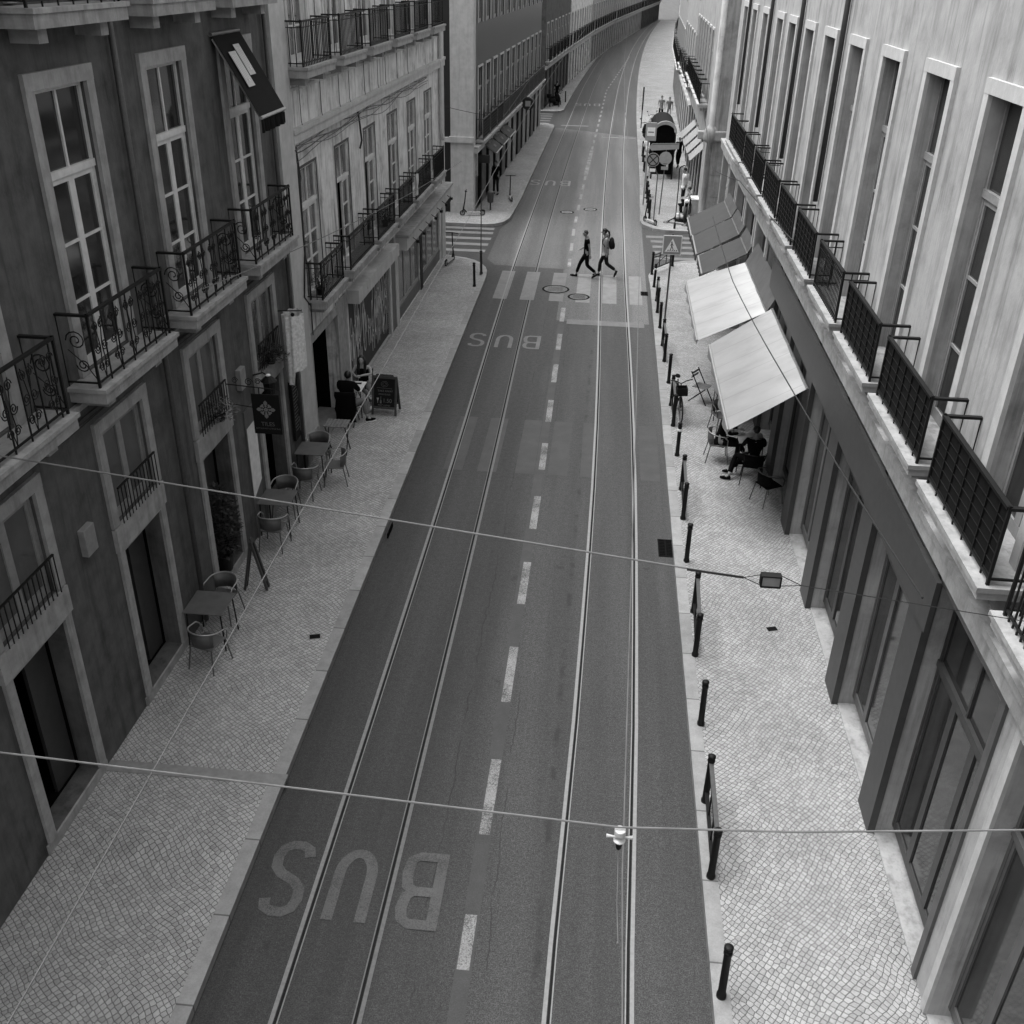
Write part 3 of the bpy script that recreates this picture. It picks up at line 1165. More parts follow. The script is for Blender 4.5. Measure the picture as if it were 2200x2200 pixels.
# shop door leaves with paper poster (bay at 18.25)
for i, c in enumerate(A_bays):
    a, b = A.U(c - .6, c + .6)
    if i == 0:
        continue
    mb = MB()
    mb.box(a + .7, b, .32, .37, .28, 2.84)
    mb.build('shop_door', DARKW, A.e)
t = A.boxp('pilaster', 16.7, 17.2, .12, 2.86, -.03, .0, GREYM)
u0, u1 = A.U(16.72, 17.24)
mb = MB()
mb.add([(u0, -.036, 1.0), (u0 + .5, -.036, 1.22), (u0 + .52, -.036, 2.52), (u0 + .02, -.036, 2.5), (u0, -.033, 1.0), (u0 + .5, -.033, 1.22), (u0 + .52, -.033, 2.52), (u0 + .02, -.033, 2.5)],
       [(0, 1, 2, 3), (7, 6, 5, 4), (0, 4, 5, 1), (1, 5, 6, 2), (2, 6, 7, 3), (3, 7, 4, 0)])
tag(mb.build('window_poster', PAPER, A.e), 'torn pale paper poster')

for y_ in (19.75, 13.7):
    u = A.u(y_)
    MB().tube([(u, -.08, 12.9), (u, -.08, 5.9), (u + .03, -.1, 5.6), (u + .03, -.1, .2)], .045, 8).build('drain_pipe', IRON2, A.e, smooth=True)
mb = MB()
rg = random.Random(11)
for k in range(4):
    pts = []
    for q in range(50):
        y_ = -6 + q * .52
        pts.append((A.u(y_), -.03 - .012 * k, 5.13 - .02 * k - .05 * abs(math.sin(q * .35 + k))))
    mb.tube(pts, .009, 4)
mb.build('facade_cables', CABLE, A.e)
for y_ in (16.72, 10.8, 4.9):
    A.boxp('meter_box', y_ - .14, y_ + .14, 3.35, 3.75, -.1, -.002, CONC, bevel=.01)

# tall menu board
t = thing('menu_board', 'tall narrow black menu board on the light door frame right of the tile shop', 'menu board', (xL(19.6) + .02, 19.6, 0), R_(90) - .0165)
MB().box(-.24, .24, -.06, -.0, 1.05, 2.45).build('board', CHARC, t)
mb = MB()
for k in range(14):
    zz = 2.3 - k * .08
    mb.box(-.18, -.18 + .2 + .1 * ((k * 37) % 3) / 2, -.0615, -.0603, zz, zz + .018)
mb.box(.1, .2, -.0615, -.0603, 1.95, 2.1)
mb.box(.1, .2, -.0615, -.0603, 1.15, 1.5)
mb.build('menu_text', CHALK, t)

# ---------------- left building B (stained light plaster)
B = Bld('L', 20.0, 39.3, 'stained light plaster house with rusty barred balconies and a graffiti shutter on the left', height=13.2)
W_B = [(21.97, 1.24), (24.83, 1.24), (27.68, 1.25), (30.55, 1.28), (33.38, 1.26), (36.25, 1.28)]
holes = []
for c, wd in W_B:
    holes.append((*B.U(c - wd / 2, c + wd / 2), 3.74, 6.46))
    holes.append((*B.U(c - wd / 2, c + wd / 2), 8.5, 11.1))
    holes.append((*B.U(c - wd / 2, c + wd / 2), 11.9, 12.9))
holes += [(*B.U(21.16, 23.34), .14, 2.68), (*B.U(24.55, 29.3), .14, 2.6), (*B.U(30.6, 34.2), .14, 2.44), (*B.U(34.6, 38.3), .14, 2.44)]
B.wall(holes, LWALL)
B.roof()
for i, (c, wd) in enumerate(W_B):
    a, b = c - wd / 2, c + wd / 2
    B.trim(a, b, 3.74, 6.46, .05, .012, DARKW, sill=False)
    B.french(a, b, 3.74, 6.46, 5.62, 3, WHITEW, open_=(0, 1, 1, 1, 0, 0)[i], pane=GLASSB)
    B.trim(a, b, 8.5, 11.1, .13, .03, LIMEL, sill=False)
    B.french(a, b, 8.5, 11.1, 10.3, 3, WHITEW, pane=GLASSB)
    B.balcony(c - 1.02, c + 1.02, 8.48, 9.3, .42)
    B.trim(a, b, 11.9, 12.9, .13, .03, LIMEL, sill=False)
    B.french(a, b, 11.9, 12.9, 0, 3, WHITEW, pane=GLASSB)
for (a, b) in ((21.1, 22.9), (23.6, 26.05), (26.6, 28.65), (29.35, 31.3), (31.9, 34.45), (35.1, 37.1)):
    B.balcony(a, b, 3.72, 4.54, .42, gap=.105)
# string course and cornice over the windows
B.band(20.9, 39.3, 7.02, 7.3, .1, LIMEL, 'string_course')
B.boxp('string_course', 20.9, 39.3, 8.0, 8.06, -.03, 0, LIMEL)
# full-height corner pilaster on the boundary with A
B.boxp('pilaster', 20.02, 20.95, .0, 13.1, -.09, .002, LIMEL)
B.boxp('pilaster', 38.6, 39.28, .0, 13.1, -.06, .002, LIMEL)
B.boxp('pilaster_base', 20.0, 20.99, .0, .75, -.11, .002, LIME)
# doorway
B.trim(21.16, 23.34, .14, 2.68, .16, .05, LIME, sill=False, w2=.2)
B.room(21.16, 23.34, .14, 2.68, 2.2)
B.boxp('door_leaf', 21.2, 22.15, .14, 2.66, .3, .35, DARKW)
B.boxp('door_step', 21.1, 23.4, .0, .16, -.12, .6, CONC)
B.boxp('door_jamb', 23.36, 24.3, .12, 2.95, -.03, .002, LIME)
# graffiti shutter with box sign
ua, ub = B.U(24.55, 29.3)
mb = MB()
n = 34
for k in range(n):
    z = .16 + k * (2.44 / n)
    mb.quad((ua, .06, z), (ub, .06, z), (ub, .085, z + 2.44 / n), (ua, .085, z + 2.44 / n))
sh = mb.build('roller_shutter', M('shutter_paint_black', .012, .6, .4, 2.5), B.e)
rg = random.Random(5)
mb = MB()
for k in range(44):
    x = ua + .15 + rg.random() * (ub - ua - .5)
    z = .35 + rg.random() * 1.1
    h = .4 + rg.random() * .9
    h = min(h, 2.45 - z)
    wd = .08 + rg.random() * .16
    pts = []
    for q in range(13):
        an = PI * q / 12
        pts.append((x + wd - wd * math.cos(an), z + h * (math.sin(an) ** .5)))
    if rg.random() < .35:
        pts = [(px, 2 * z + h - pz) for px, pz in pts]
    vs = []
    for px, pz in pts:
        vs.append(Vector((px, .056, pz)))
    r = .026
    L, Rt = [], []
    for i, p in enumerate(vs):
        d = (vs[min(i + 1, 12)] - vs[max(i - 1, 0)]).normalized()
        nn = Vector((-d.z, 0, d.x)) * r
        L.append(p + nn)
        Rt.append(p - nn)
    mb.add(L + Rt, [(i, i + 1, 14 + i, 13 + i) for i in range(12)])
mk('graffiti', mb.mesh('graffiti', M('pale_spray_paint', .42, .7, .3, 3)), sh)
mb = MB()
for k in range(12):
    x = ua + 2.4 + rg.random() * 2.1
    z = .3 + rg.random() * 1.4
    mb.xz([(x, z), (x + .12 + .2 * rg.random(), z + .1), (x + .2, z + .3 + .4 * rg.random()), (x + .03, z + .25)], .0525, .0545)
mk('graffiti_fill', mb.mesh('graffiti_fill', M('mid_spray_paint', .17, .8, .4, 3)), sh)
B.boxp('shutter_frame', 29.3, 29.5, .12, 2.62, -.04, .3, LIMEL)
B.boxp('shutter_sill', 24.5, 29.4, .0, .16, -.03, .3, LIME)
B.boxp('sign_box', 24.47, 29.42, 2.6, 2.95, -.33, .0, LIMEL)
text_part('sign_lettering', '64', .1, SIGNB, B.e, Matrix.Translation((B.u(25.4), -.333, 2.74)) @ Matrix.Rotation(R_(90), 4, 'X'))
# shopfront with posters
B.boxp('shop_post', 29.52, 30.1, .12, 2.95, -.02, .0, GREYM)
B.boxp('fascia', 30.5, 38.95, 2.46, 2.86, -.35, .0, LIMEL)
B.boxp('fascia_cap', 30.42, 39.05, 2.86, 2.95, -.42, .0, LIME)
mb = MB()
for k in range(7):
    u = B.u(31.4 + k * 1.1)
    mb.beam((u, -.35, 2.66), (u, -.5, 2.56), .02, .02)
    mb.box(u - .05, u + .05, -.56, -.46, 2.5, 2.58)
mb.build('fascia_lamp', IRON, B.e)
for (a, b, nm) in ((30.6, 34.2, 0), (34.6, 38.3, 1)):
    B.french(a, b, .5, 2.44, 0, 1, GREYW, cols=3, pane=GLASSB, name='shop_window')
    B.boxp('shop_stallriser', a, b, .12, .5, .02, .28, GREYM)
for y_, wd, hh in ((30.9, .5, 1.4), (33.0, .7, .9), (35.3, .8, 1.0), (36.4, .5, .6), (37.5, .4, 1.3)):
    B.boxp('window_poster', y_, y_ + wd, .9, .9 + hh * .8, .1, .105, PAPER)
B.boxp('shop_pier', 34.2, 34.6, .12, 2.46, -.03, .0, IRON)
B.boxp('shop_pilaster', 30.1, 30.5, .12, 2.46, -.04, .0, LIMEL)
# drain pipe and cables
t = B.u(38.4)
mb = MB().tube([(t, -.09, 13), (t, -.09, 4.85), (t + .02, -.12, 4.7), (t + .02, -.12, 4.55)], .075, 10)
mb.build('drain_pipe', LIMEL, B.e, smooth=True)
mb = MB()
rg = random.Random(3)
for k in range(5):
    pts = []
    for q in range(25):
        y_ = 20.9 + q * .62
        sag = .05 * math.sin(q * .9 + k) + .12 * abs(math.sin(q * .26 + k * .7)) * (k % 3)
        pts.append((B.u(y_), -.05 - .015 * k, 6.98 - .02 * k - sag))
    mb.tube(pts, .009 + .003 * (k % 2), 4)
for k in range(4):
    u = B.u(20.98 + .05 * k)
    mb.tube([(u, -.05, 6.95), (u + .12, -.06, 6.6 - .1 * k), (u + .05, -.06, 6.2), (u + .02, -.05, 5.6 - .2 * k)], .011, 4)
u = B.u(26.4)
mb.tube([(u, -.05, 7.0), (u + .02, -.08, 6.7), (u + .06, -.1, 6.3), (u + .03, -.05, 6.1)], .025, 5)
u = B.u(21.0)
mb.tube([(u, -.06, 5.4), (u + .02, -.1, 4.9), (u - .2, -.12, 4.4), (u - .3, -.1, 3.9), (u + .1, -.08, 3.6)], .02, 5)
mb.tube([(u, -.06, 5.0), (u + .1, -.12, 4.4), (u + .05, -.12, 3.6), (u + .1, -.1, 2.9)], .014, 5)
mb.build('facade_cables', CABLE, B.e)
mb = MB()
for k in range(9):
    u = B.u(21.7 + 1.35 * k + (k % 3) * .2)
    z = 8.4 - (k % 4) * .25
    mb.tube([(u, -.02, 11), (u + .02, -.025, z), (u - .04, -.04, 7.4), (u - .05, -.06, 7.3)], .008, 4)
mb.build('facade_cables', CABLE, B.e)

# ---------------- far-left building C (tile wall, stone corner)
C_ = Bld('L', 46.75, 75.4, 'dark tiled corner house with pale stone edge and three small awnings on the left', xa=-5.92, xb=-4.86, height=13.2)
hs = []
cs = [48.6 + 2.35 * i for i in range(12)]
for c in cs:
    hs += [(*C_.U(c - .62, c + .62), 3.25, 6.2), (*C_.U(c - .62, c + .62), 8.0, 10.6), (*C_.U(c - .55, c + .55), .12, 2.62)]
C_.wall(hs, TILEB)
C_.roof()
for i, c in enumerate(cs):
    C_.french(c - .62, c + .62, 3.25, 6.2, 5.3, 2, GREYW)
    C_.trim(c - .62, c + .62, 3.25, 6.2, .09, .04, LIMEL, sill=False)
    C_.french(c - .62, c + .62, 8.0, 10.6, 9.8, 2, GREYW)
    C_.trim(c - .62, c + .62, 8.0, 10.6, .09, .04, LIMEL, sill=False)
    if i >= 3:
        C_.balcony(c - 1.0, c + 1.0, 3.2, 4.1, .35, mat=IRON2, slabm=LIMEL, th=.12)
    else:
        C_.balcony(c - 1.0, c + 1.0, 3.2, 4.1, .35, 'mesh', mat=IRON2, slabm=LIMEL, th=.12)
    C_.room(c - .55, c + .55, .12, 2.62, .8)
    C_.boxp('shop_pier', c + .56, c + 1.78, .12, 2.7, -.04, .0, LIME if i % 3 else GREYM)
    C_.boxp('shop_door', c - .5, c + .1, .14, 2.6, .2, .25, DARKW)
C_.band(46.75, 75.4, 2.76, 3.02, .2, LIMEL)
# south gable: stone pilaster and band
mb = MB()
mb.box(.0, .004, 0, 0, 0, 0)
mb = MB().box(-.12, .0, -.02, 1.02, .0, 13.1)
mb.build('corner_pilaster', LIMEL, C_.e)
MB().box(-.2, .0, -.06, 1.08, 3.22, 3.46).build('cornice', LIMEL, C_.e)
MB().box(-.14, .0, -.04, 1.05, .0, .6).build('plinth', LIMEL, C_.e)
MB().box(-.16, .0, 1.08, 8.9, 3.22, 3.42).build('cornice', LIMEL, C_.e)
MB().box(-.03, .4, -.035, .0, .1, 13.1).build('corner_pilaster', LIMEL, C_.e)
MB().box(.34, .6, -.12, -.03, 1.7, 2.76).build('wall_plaque', LIME, C_.e)


def simple_building(side, ya, yb, xa, xb, label, wall, wins=2.6, gm=None, H=13.2, up=(3.6, 6.2), fr=LIMEL, glass=None, depth=9):
    b = Bld(side, ya, yb, label, xa=xa, xb=xb, height=H, depth=depth)
    n = max(2, int((yb - ya) / wins))
    st = (yb - ya) / n
    cs = [ya + st * (i + .5) for i in range(n)]
    hs = []
    lv = [(up[0], up[1]), (up[0] + 4.4, up[1] + 4.2)]
    for c in cs:
        hs += [(*b.U(c - .55, c + .55), a, z) for a, z in lv] + [(*b.U(c - .75, c + .75), .12, 2.8)]
    b.wall(hs, wall)
    b.roof()
    for c in cs:
        for a, z in lv:
            b.french(c - .55, c + .55, a, z, z - .8, 2, GREYW, pane=glass)
            b.trim(c - .55, c + .55, a, z, .1, .04, fr, sill=False)
        b.balcony(c - .95, c + .95, up[0] - .03, up[0] + .9, .35, mat=IRON, slabm=fr, th=.12)
        b.room(c - .75, c + .75, .12, 2.8, .7)
        b.boxp('shop_window', c - .75, c + .75, .5, 2.3, .1, .12, GLASS)
    b.band(ya, yb, 3.0, 3.25, .15, fr)
    return b


simple_building('L', 84.3, 104, -5.1, -4.0, 'dark fronted house beyond the second left side street', DWALL)
simple_building('L', 104.1, 128, -3.95, -2.4, 'light plaster house two blocks down on the left', LWALL)
simple_building('L', 128.1, 156, -2.35, .1, 'grey plaster house three blocks down on the left', LIME)
simple_building('L', 156.1, 200, .2, 5.0, 'pale stone house at the far left bend of the street', LWALL2)
simple_building('L', 200.1, 238, 5.1, 9.6, 'last dark house closing the bend of the street on the left', DWALL)

# ---------------- right near building
RB = Bld('R', -9, 40.0, 'pale stone house with black screened balconies and canvas awnings on the right', height=13.2)
Rw = [37.9, 35.3, 32.6, 29.5, 27.3, 24.7, 22.2, 19.6, 17.0, 14.4, 11.8, 9.2, 6.6, 4.0, 1.4]
hs = []
for c in Rw:
    hs += [(*RB.U(c - .55, c + .55), 5.36, 9.2), (*RB.U(c - .55, c + .55), 10.4, 12.7)]
piers = [40.0, 37.2, 34.5, 31.75, 29.05, 26.4, 23.8, 21.2, 18.5, 15.8, 13.1, 10.4, 7.7, 5.0, 2.3, -.4]
gop = []
for p0, p1 in zip(piers, piers[1:]):
    gop.append((p1 + .28, p0 - .28))
for a, b in gop:
    hs.append((*RB.U(a, b), .14, 4.2))
RB.wall(hs, LWALL2)
RB.roof()
RB.band(-9, 40, 4.42, 4.72, .15, LIME, 'string_course')
for p_ in piers[6:12]:
    RB.boxp('shop_cladding', p_ - .3, p_ + .3, .12, 4.3, -.1, -.003, DARKW)
RB.boxp('shop_fascia', 9.9, 24.3, 3.6, 4.3, -.16, -.1, DARKW)
for i, (a, b) in enumerate(gop):
    RB.trim(a, b, .14, 4.2, .12, .04, LIMEL if not 5 <= i <= 11 else GREYM, sill=False)
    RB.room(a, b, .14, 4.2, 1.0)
    RB.french(a, b, .3, 4.15, 3.0, 1, DARKW if i % 2 else GREYM, cols=3, pane=GLASS, d=.2, name='shop_window')
for i, c in enumerate(Rw):
    RB.trim(c - .55, c + .55, 5.36, 9.2, .16, .05, LIMEL, sill=False)
    RB.french(c - .55, c + .55, 5.36, 9.2, 8.1, 3, GREYW, d=.16)
    RB.trim(c - .55, c + .55, 10.4, 12.7, .16, .05, LIMEL, sill=False)
    RB.french(c - .55, c + .55, 10.4, 12.7, 12.3, 3, GREYW, d=.16)
bal = [(33.45, 35.1), (31.0, 33.35), (28.65, 30.65), (26.3, 28.25), (23.6, 25.9), (21.1, 23.25), (18.6, 20.7), (16.0, 18.1), (13.4, 15.5), (10.8, 12.9), (8.2, 10.3), (5.6, 7.7), (3.0, 5.1)]
for k, (a, b) in enumerate(bal):
    RB.balcony(a, b, 5.36, 6.18, .42, 'mesh' if k % 4 != 3 else 'bars', mat=IRON, slabm=LIME, th=.14, gap=.1, panel=FABB)
for c in (36.6, 31.2, 25.9, 20.9):
    u = RB.u(c)
    MB().tube([(u, -.07, 13), (u, -.07, 6.3)], .05, 8).build('drain_pipe', DARKW, RB.e, smooth=True)
mb = MB()
pts = [(RB.u(22.6) + .03 * math.cos(a) * (1 + a * .02), -.12 - .02 * math.sin(a), 3.2 + .12 * math.sin(a) * (1 + a * .01)) for a in [k * .5 for k in range(40)]]
mb.tube(pts, .012, 5)
mb.tube([(RB.u(22.6), -.1, 3.3), (RB.u(22.7), -.1, 4.4)], .012, 5)
mb.build('cable_coil', CABLE, RB.e)

# ---------------- far-right corner building
D_ = Bld('R', 45.0, 62.5, 'pale stone corner house with rounded cornice and white canvas awnings on the far right corner', xa=4.36, xb=4.8, height=13.2)
cs = [46.9 + 2.2 * i for i in range(8)]
hs = []
for c in cs[1:]:
    hs += [(*D_.U(c - .6, c + .6), 5.0, 7.9), (*D_.U(c - .6, c + .6), 9.3, 11.6), (*D_.U(c - .8, c + .8), .14, 3.4)]
D_.wall(hs, LWALL2)
D_.roof()
for c in cs[1:]:
    D_.french(c - .6, c + .6, 5.0, 7.9, 7.0, 2, GREYW)
    D_.trim(c - .6, c + .6, 5.0, 7.9, .1, .04, LIMEL, sill=False)
    D_.french(c - .6, c + .6, 9.3, 11.6, 10.8, 2, GREYW)
    D_.balcony(c - .9, c + .9, 4.95, 5.8, .4, 'mesh', slabm=LIMEL, th=.14)
    D_.room(c - .8, c + .8, .14, 3.4, .8)
    D_.french(c - .8, c + .8, .3, 3.35, 2.6, 1, DARKW, name='shop_window')
# south gable details in this frame: local x = L side faces the side street
Ls = D_.L
mb = MB()
mb.lathe((Ls - .05, .05, 0), [(.16, 0), (.16, .6), (.13, .7), (.13, 3.78), (.26, 3.86), (.3, 4.0), (.3, 4.25), (.22, 4.4), (.13, 4.5), (.13, 13.1)], 20)
mb.build('rounded_corner', LWALL2, D_.e, smooth=True)
MB().box(Ls, Ls + .2, .05, 8.9, 3.88, 4.3).build('cornice', LWALL2, D_.e, bevel=.06)
MB().box(Ls, Ls + .06, .1, 8.9, .0, .9).build('plinth', LIME, D_.e)
mb = MB()
for zz in (1.6, 2.5, 3.3):
    mb.box(Ls, Ls + .012, .1, 8.9, zz, zz + .02)
mb.build('joint_lines', LIME, D_.e)
D_.boxp('wall_lantern', 47.3, 47.6, 3.6, 3.95, -.35, -.05, SIGNB, bevel=.05)

simple_building('R', 62.6, 80.5, 4.86, 5.3, 'pale house with tall pilasters beyond the bus shelter on the right', LWALL2, up=(4.2, 6.8))
simple_building('R', 80.6, 104, 5.3, 6.1, 'dark shopfront house two doors past the bus shelter', LIME)
simple_building('R', 104.1, 130, 6.1, 7.6, 'light plaster house further along on the right', LWALL)
simple_building('R', 130.1, 165, 7.7, 10.2, 'pale stone house at the start of the far right bend', LWALL2)
simple_building('R', 165.1, 215, 10.3, 14.6, 'last light house before the bend on the right', LWALL)
simple_building('R', 215.1, 262, 14.7, 16.5, 'house closing the view at the very end of the street', LIME, depth=30)
# side-street houses closing the gaps


def cross_house(x0, x1, y0, y1, label):
    t = thing('town_house', label, 'building', (x0, y0, 0), 0, 'buildings along the street')
    W, D = x1 - x0, y1 - y0
    MB().box(0, W, 0, D, 0, 14).build('wall', LWALL, t)
    for k in range(int(W / 2.5)):
        for z in (.6, 4.2, 8.2):
            f = MB()
            f.box(1 + k * 2.5, 2 + k * 2.5, -.03, 0, z, z + 2)
            o = f.build('window', LIMEL, t)
            MB().box(1.1 + k * 2.5, 1.9 + k * 2.5, -.04, -.031, z + .1, z + 1.9).build('pane', GLASS, o)


cross_house(-30, -16.1, 36, 52, 'plain house closing the left side street')
cross_house(16.1, 30, 34, 50, 'plain house closing the right side street')
cross_house(-24, -14.2, 76, 88, 'plain house closing the second left side street')


# ================================================================== AWNINGS
def awning(label, wa, wb, fa, fb, mat, val=.18, bulge=.0, group='shop awnings', valmat=None, armz=None, name='awning', back=None):
    """canvas between wall points wa, wb and front points fa, fb (3-D)"""
    org = Vector(((wa[0] + wb[0]) / 2, (wa[1] + wb[1]) / 2, 0))
    t = thing(name, label, 'awning', org, 0, group)
    P = [Vector(p) - org for p in (wa, wb, fb, fa)]
    mb = MB()
    n, m = 8, 10
    vs, fs = [], []
    for lay in (0, 1):
        for i in range(n + 1):
            for j in range(m + 1):
                u, v = i / n, j / m
                p = P[0].lerp(P[1], u).lerp(P[3].lerp(P[2], u), v)
                p.z -= bulge * math.sin(PI * v) * (1 + .3 * math.sin(u * 9)) + .006 * math.sin(u * 21 + v * 3) + lay * .008
                vs.append(p)
    off = (n + 1) * (m + 1)
    for i in range(n):
        for j in range(m):
            a = i * (m + 1) + j
            fs.append((a, a + m + 1, a + m + 2, a + 1))
            a += off
            fs.append((a, a + 1, a + m + 2, a + m + 1))
    mb.add(vs, fs)
    mb.build('canvas', mat, t, smooth=True)
    fr = MB()
    fr.tube([P[3], P[2]], .03, 8)
    for q in (.04, .96):
        a = P[0].lerp(P[1], q) - Vector((0, 0, .1))
        b = P[3].lerp(P[2], q) - Vector((0, 0, .05))
        fr.tube([a, b], .016, 6)
    fr.build('frame', ALU, t)
    MB().tube([P[0] - Vector((0, 0, .03)), P[1] - Vector((0, 0, .03))], .035, 8).build('roller', GREYM, t)
    if val:
        v = MB()
        k = 24
        vs, fs = [], []
        for i in range(k + 1):
            p = P[3].lerp(P[2], i / k)
            wv = .015 * math.sin(i * 1.3)
            vs += [p + Vector((wv, wv, 0)), p + Vector((wv * 2, wv, -val))]
        fs = [(2 * i, 2 * i + 1, 2 * i + 3, 2 * i + 2) for i in range(k)]
        v.add(vs, fs)
        v.build('valance', valmat or mat, t)
    if back:
        MB().add([Vector(p) - org for p in back], [(0, 1, 2, 3)]).build('flashing', GREYM, t)
    return t


awning('large dirty white canvas awning nearest the camera over the right cafe', (4.17, 18.3, 3.32), (4.19, 23.4, 3.32), (2.73, 17.96, 2.5), (2.76, 22.92, 2.5), FABW2, .22)
awning('bright white canvas awning between the dirty white one and the dark ones on the right', (4.08, 23.45, 3.2), (4.1, 28.0, 3.2), (2.5, 23.2, 2.5), (2.53, 28.33, 2.5), FABW, .2,
       back=[(4.08, 23.45, 3.22), (4.1, 28.0, 3.22), (4.36, 28.0, 3.75), (4.34, 23.45, 3.75)])
for (y0, y1, lab) in ((29.0, 30.95, 'nearest dark awning just beyond the bright white one on the right'),
                      (31.25, 33.55, 'middle one of three dark awnings on the right'),
                      (33.65, 36.2, 'farthest dark awning near the right side street corner')):
    awning(lab, (4.26, y0, 3.2), (4.28, y1, 3.2), (3.05, y0 + .12, 2.5), (3.09, y1 + .25, 2.5), FABG, .25, back=[(4.26, y0, 3.22), (4.28, y1, 3.22), (4.42, y1, 3.5), (4.41, y0, 3.5)])
for i, (y0, y1) in enumerate(((48.2, 49.8), (50.2, 52.0), (52.4, 54.4), (54.9, 56.9))):
    awning('%s white canvas awning on the far right corner building' % ('first', 'second', 'third', 'fourth')[i], (4.62, y0, 3.25), (4.66, y1, 3.25), (3.93, y0 + .2, 2.5), (3.98, y1 + .25, 2.5), FABW2, .0, group='white awnings on the far corner')
for i, (y0, y1) in enumerate(((48.9, 51.0), (51.35, 53.4), (53.8, 56.0))):
    xw = lambda y: -5.92 + .037 * (y - 46.75)
    t = awning('%s small grey awning with pale writing on the tiled corner house' % ('nearest', 'middle', 'farthest')[i], (xw(y0) + .02, y0, 2.95), (xw(y1) + .02, y1, 2.95), (xw(y0) + .75, y0, 2.45), (xw(y1) + .75, y1, 2.45), FABG, .0, group='grey awnings on the left corner house')
    ym = (y0 + y1) / 2
    rot = Matrix.Rotation(math.atan2(.5, .73), 4, 'Y')
    for q, (tx, sz) in enumerate((('CAFE', .36), ('BAR', .22))):
        mt = Matrix.Translation((.30 + q * .27, 0, 2.95 - .5 * (.30 + q * .27 + .0) / .73 + .035)) @ rot @ Matrix.Rotation(R_(90), 4, 'Z')
        text_part('lettering', tx, sz, M('pale_awning_print', .2), t, mt)
# first floor black awning on the left house
t = awning('black awning over a first floor french window of the dark left house', (xL(17.2) + .03, 17.2, 9.3), (xL(18.5) + .03, 18.5, 9.3), (xL(17.2) + .74, 17.2, 8.03), (xL(18.5) + .74, 18.5, 8.03), FABB, .24)
d = Vector((.71, 0, -1.27)).normalized()
for k, (y0, y1, a, b) in enumerate(((-.45, -.12, .35, .95), (-.08, .22, .25, .78))):
    o = Vector((-.66 + .66, 0, 9.3)) + Vector((.02, 0, .012))
    mb = MB()
    p0 = o + d * a
    p1 = o + d * b
    mb.add([(p0.x, y0, p0.z), (p0.x, y1, p0.z), (p1.x, y1, p1.z), (p1.x, y0, p1.z)], [(0, 1, 2, 3)])
    mb.build('printed_label', SIGNB, t)
    mb = MB()
    for q in range(4):
        s0 = o + d * (a + .06) + Vector((.004, 0, .002))
        s1 = o + d * (b - .08 - .05 * (q % 2)) + Vector((.004, 0, .002))
        yy_ = y0 + .05 + q * .065
        mb.add([(s0.x, yy_, s0.z), (s0.x, yy_ + .03, s0.z), (s1.x, yy_ + .03, s1.z), (s1.x, yy_, s1.z)], [(0, 1, 2, 3)])
    mb.build('print_lines', CWHT, t)

# ================================================================== WIRES


def wire(name, label, cat, pts, r=.008, mat=WIREM, sag=0, group=None, n=6):
    P = [Vector(p) for p in pts]
    org = P[0].copy()
    q = []
    for a, b in zip(P, P[1:]):
        for k in range(9):
            t_ = k / 8
            p = a.lerp(b, t_)
            p.z -= sag * 4 * t_ * (1 - t_)
            if not q or (p - q[-1]).length > 1e-5:
                q.append(p)
    t = thing(name, label, cat, org, 0, group)
    MB().tube([p - org for p in q], r, n).build('cable', mat, t)
    return t


g_ov = 'overhead tram wires'
wire('contact_wire', 'overhead tram wire running along the left track', 'wire', [(-2.62, -12, 5.85), (-2.62, 6, 5.85), (-2.66, 20, 5.83), (-2.78, 38, 5.8), (-2.6, 60, 5.8), (-1.9, 100, 5.8)], .006, WIRED, group=g_ov)
wire('contact_wire', 'overhead tram wire running along the right track', 'wire', [(.30, -12, 5.62), (.38, 4.2, 5.6), (.54, 10, 5.72), (.72, 17, 5.8), (.84, 21.3, 5.8), (.68, 29, 5.8), (.62, 40, 5.8), (.75, 60, 5.8), (1.4, 100, 5.8)], .0055, WIRED, group=g_ov)
t = wire('span_wire', 'steel span wire crossing the middle of the street with a box insulator', 'wire', [(xL(8.5), 8.5, 6.02), (1.36, 7.03, 6.0)], .008, group=g_ov)
org = Vector((xL(8.5), 8.5, 6.02))
box = MB()
c0 = Vector((1.58, 7.03, 5.99)) - org
box.box(c0.x - .075, c0.x + .075, c0.y - .03, c0.y + .03, c0.z - .045, c0.z + .045)
box.build('insulator_box', CONC, t, bevel=.006)
fr = MB()
for s in (-1, 1):
    fr.box(c0.x + s * .078 - .006, c0.x + s * .078 + .006, c0.y - .036, c0.y + .036, c0.z - .05, c0.z + .05)
for zz in (-.05, .05):
    fr.box(c0.x - .08, c0.x + .08, c0.y - .036, c0.y + .036, c0.z + zz - .006, c0.z + zz + .006)
fr.tube([Vector((1.36, 7.03, 6.0)) - org, c0 + Vector((-.08, 0, .05))], .004, 4)
fr.tube([Vector((1.36, 7.03, 6.0)) - org, c0 + Vector((-.08, 0, -.05))], .004, 4)
e = Vector((1.82, 6.98, 5.99)) - org
fr.tube([c0 + Vector((.08, 0, .05)), e, Vector((xR(6.5), 6.5, 6.02)) - org], .004, 4)
fr.tube([c0 + Vector((.08, 0, -.05)), e], .004, 4)
fr.tube([Vector((.9, 7.1, 6.0)) - org, Vector((1.36, 7.03, 6.0)) - org], .011, 5)
fr.build('clamps', IRON, t)
t = wire('span_wire', 'steel span wire nearest the camera carrying the white insulator', 'wire', [(xL(4.4), 4.42, 6.1), (-2.09, 4.3, 6.01), (.33, 4.2, 6.0), (1.35, 4.28, 6.0), (xR(4.6), 4.6, 6.04)], .0065, group=g_ov)
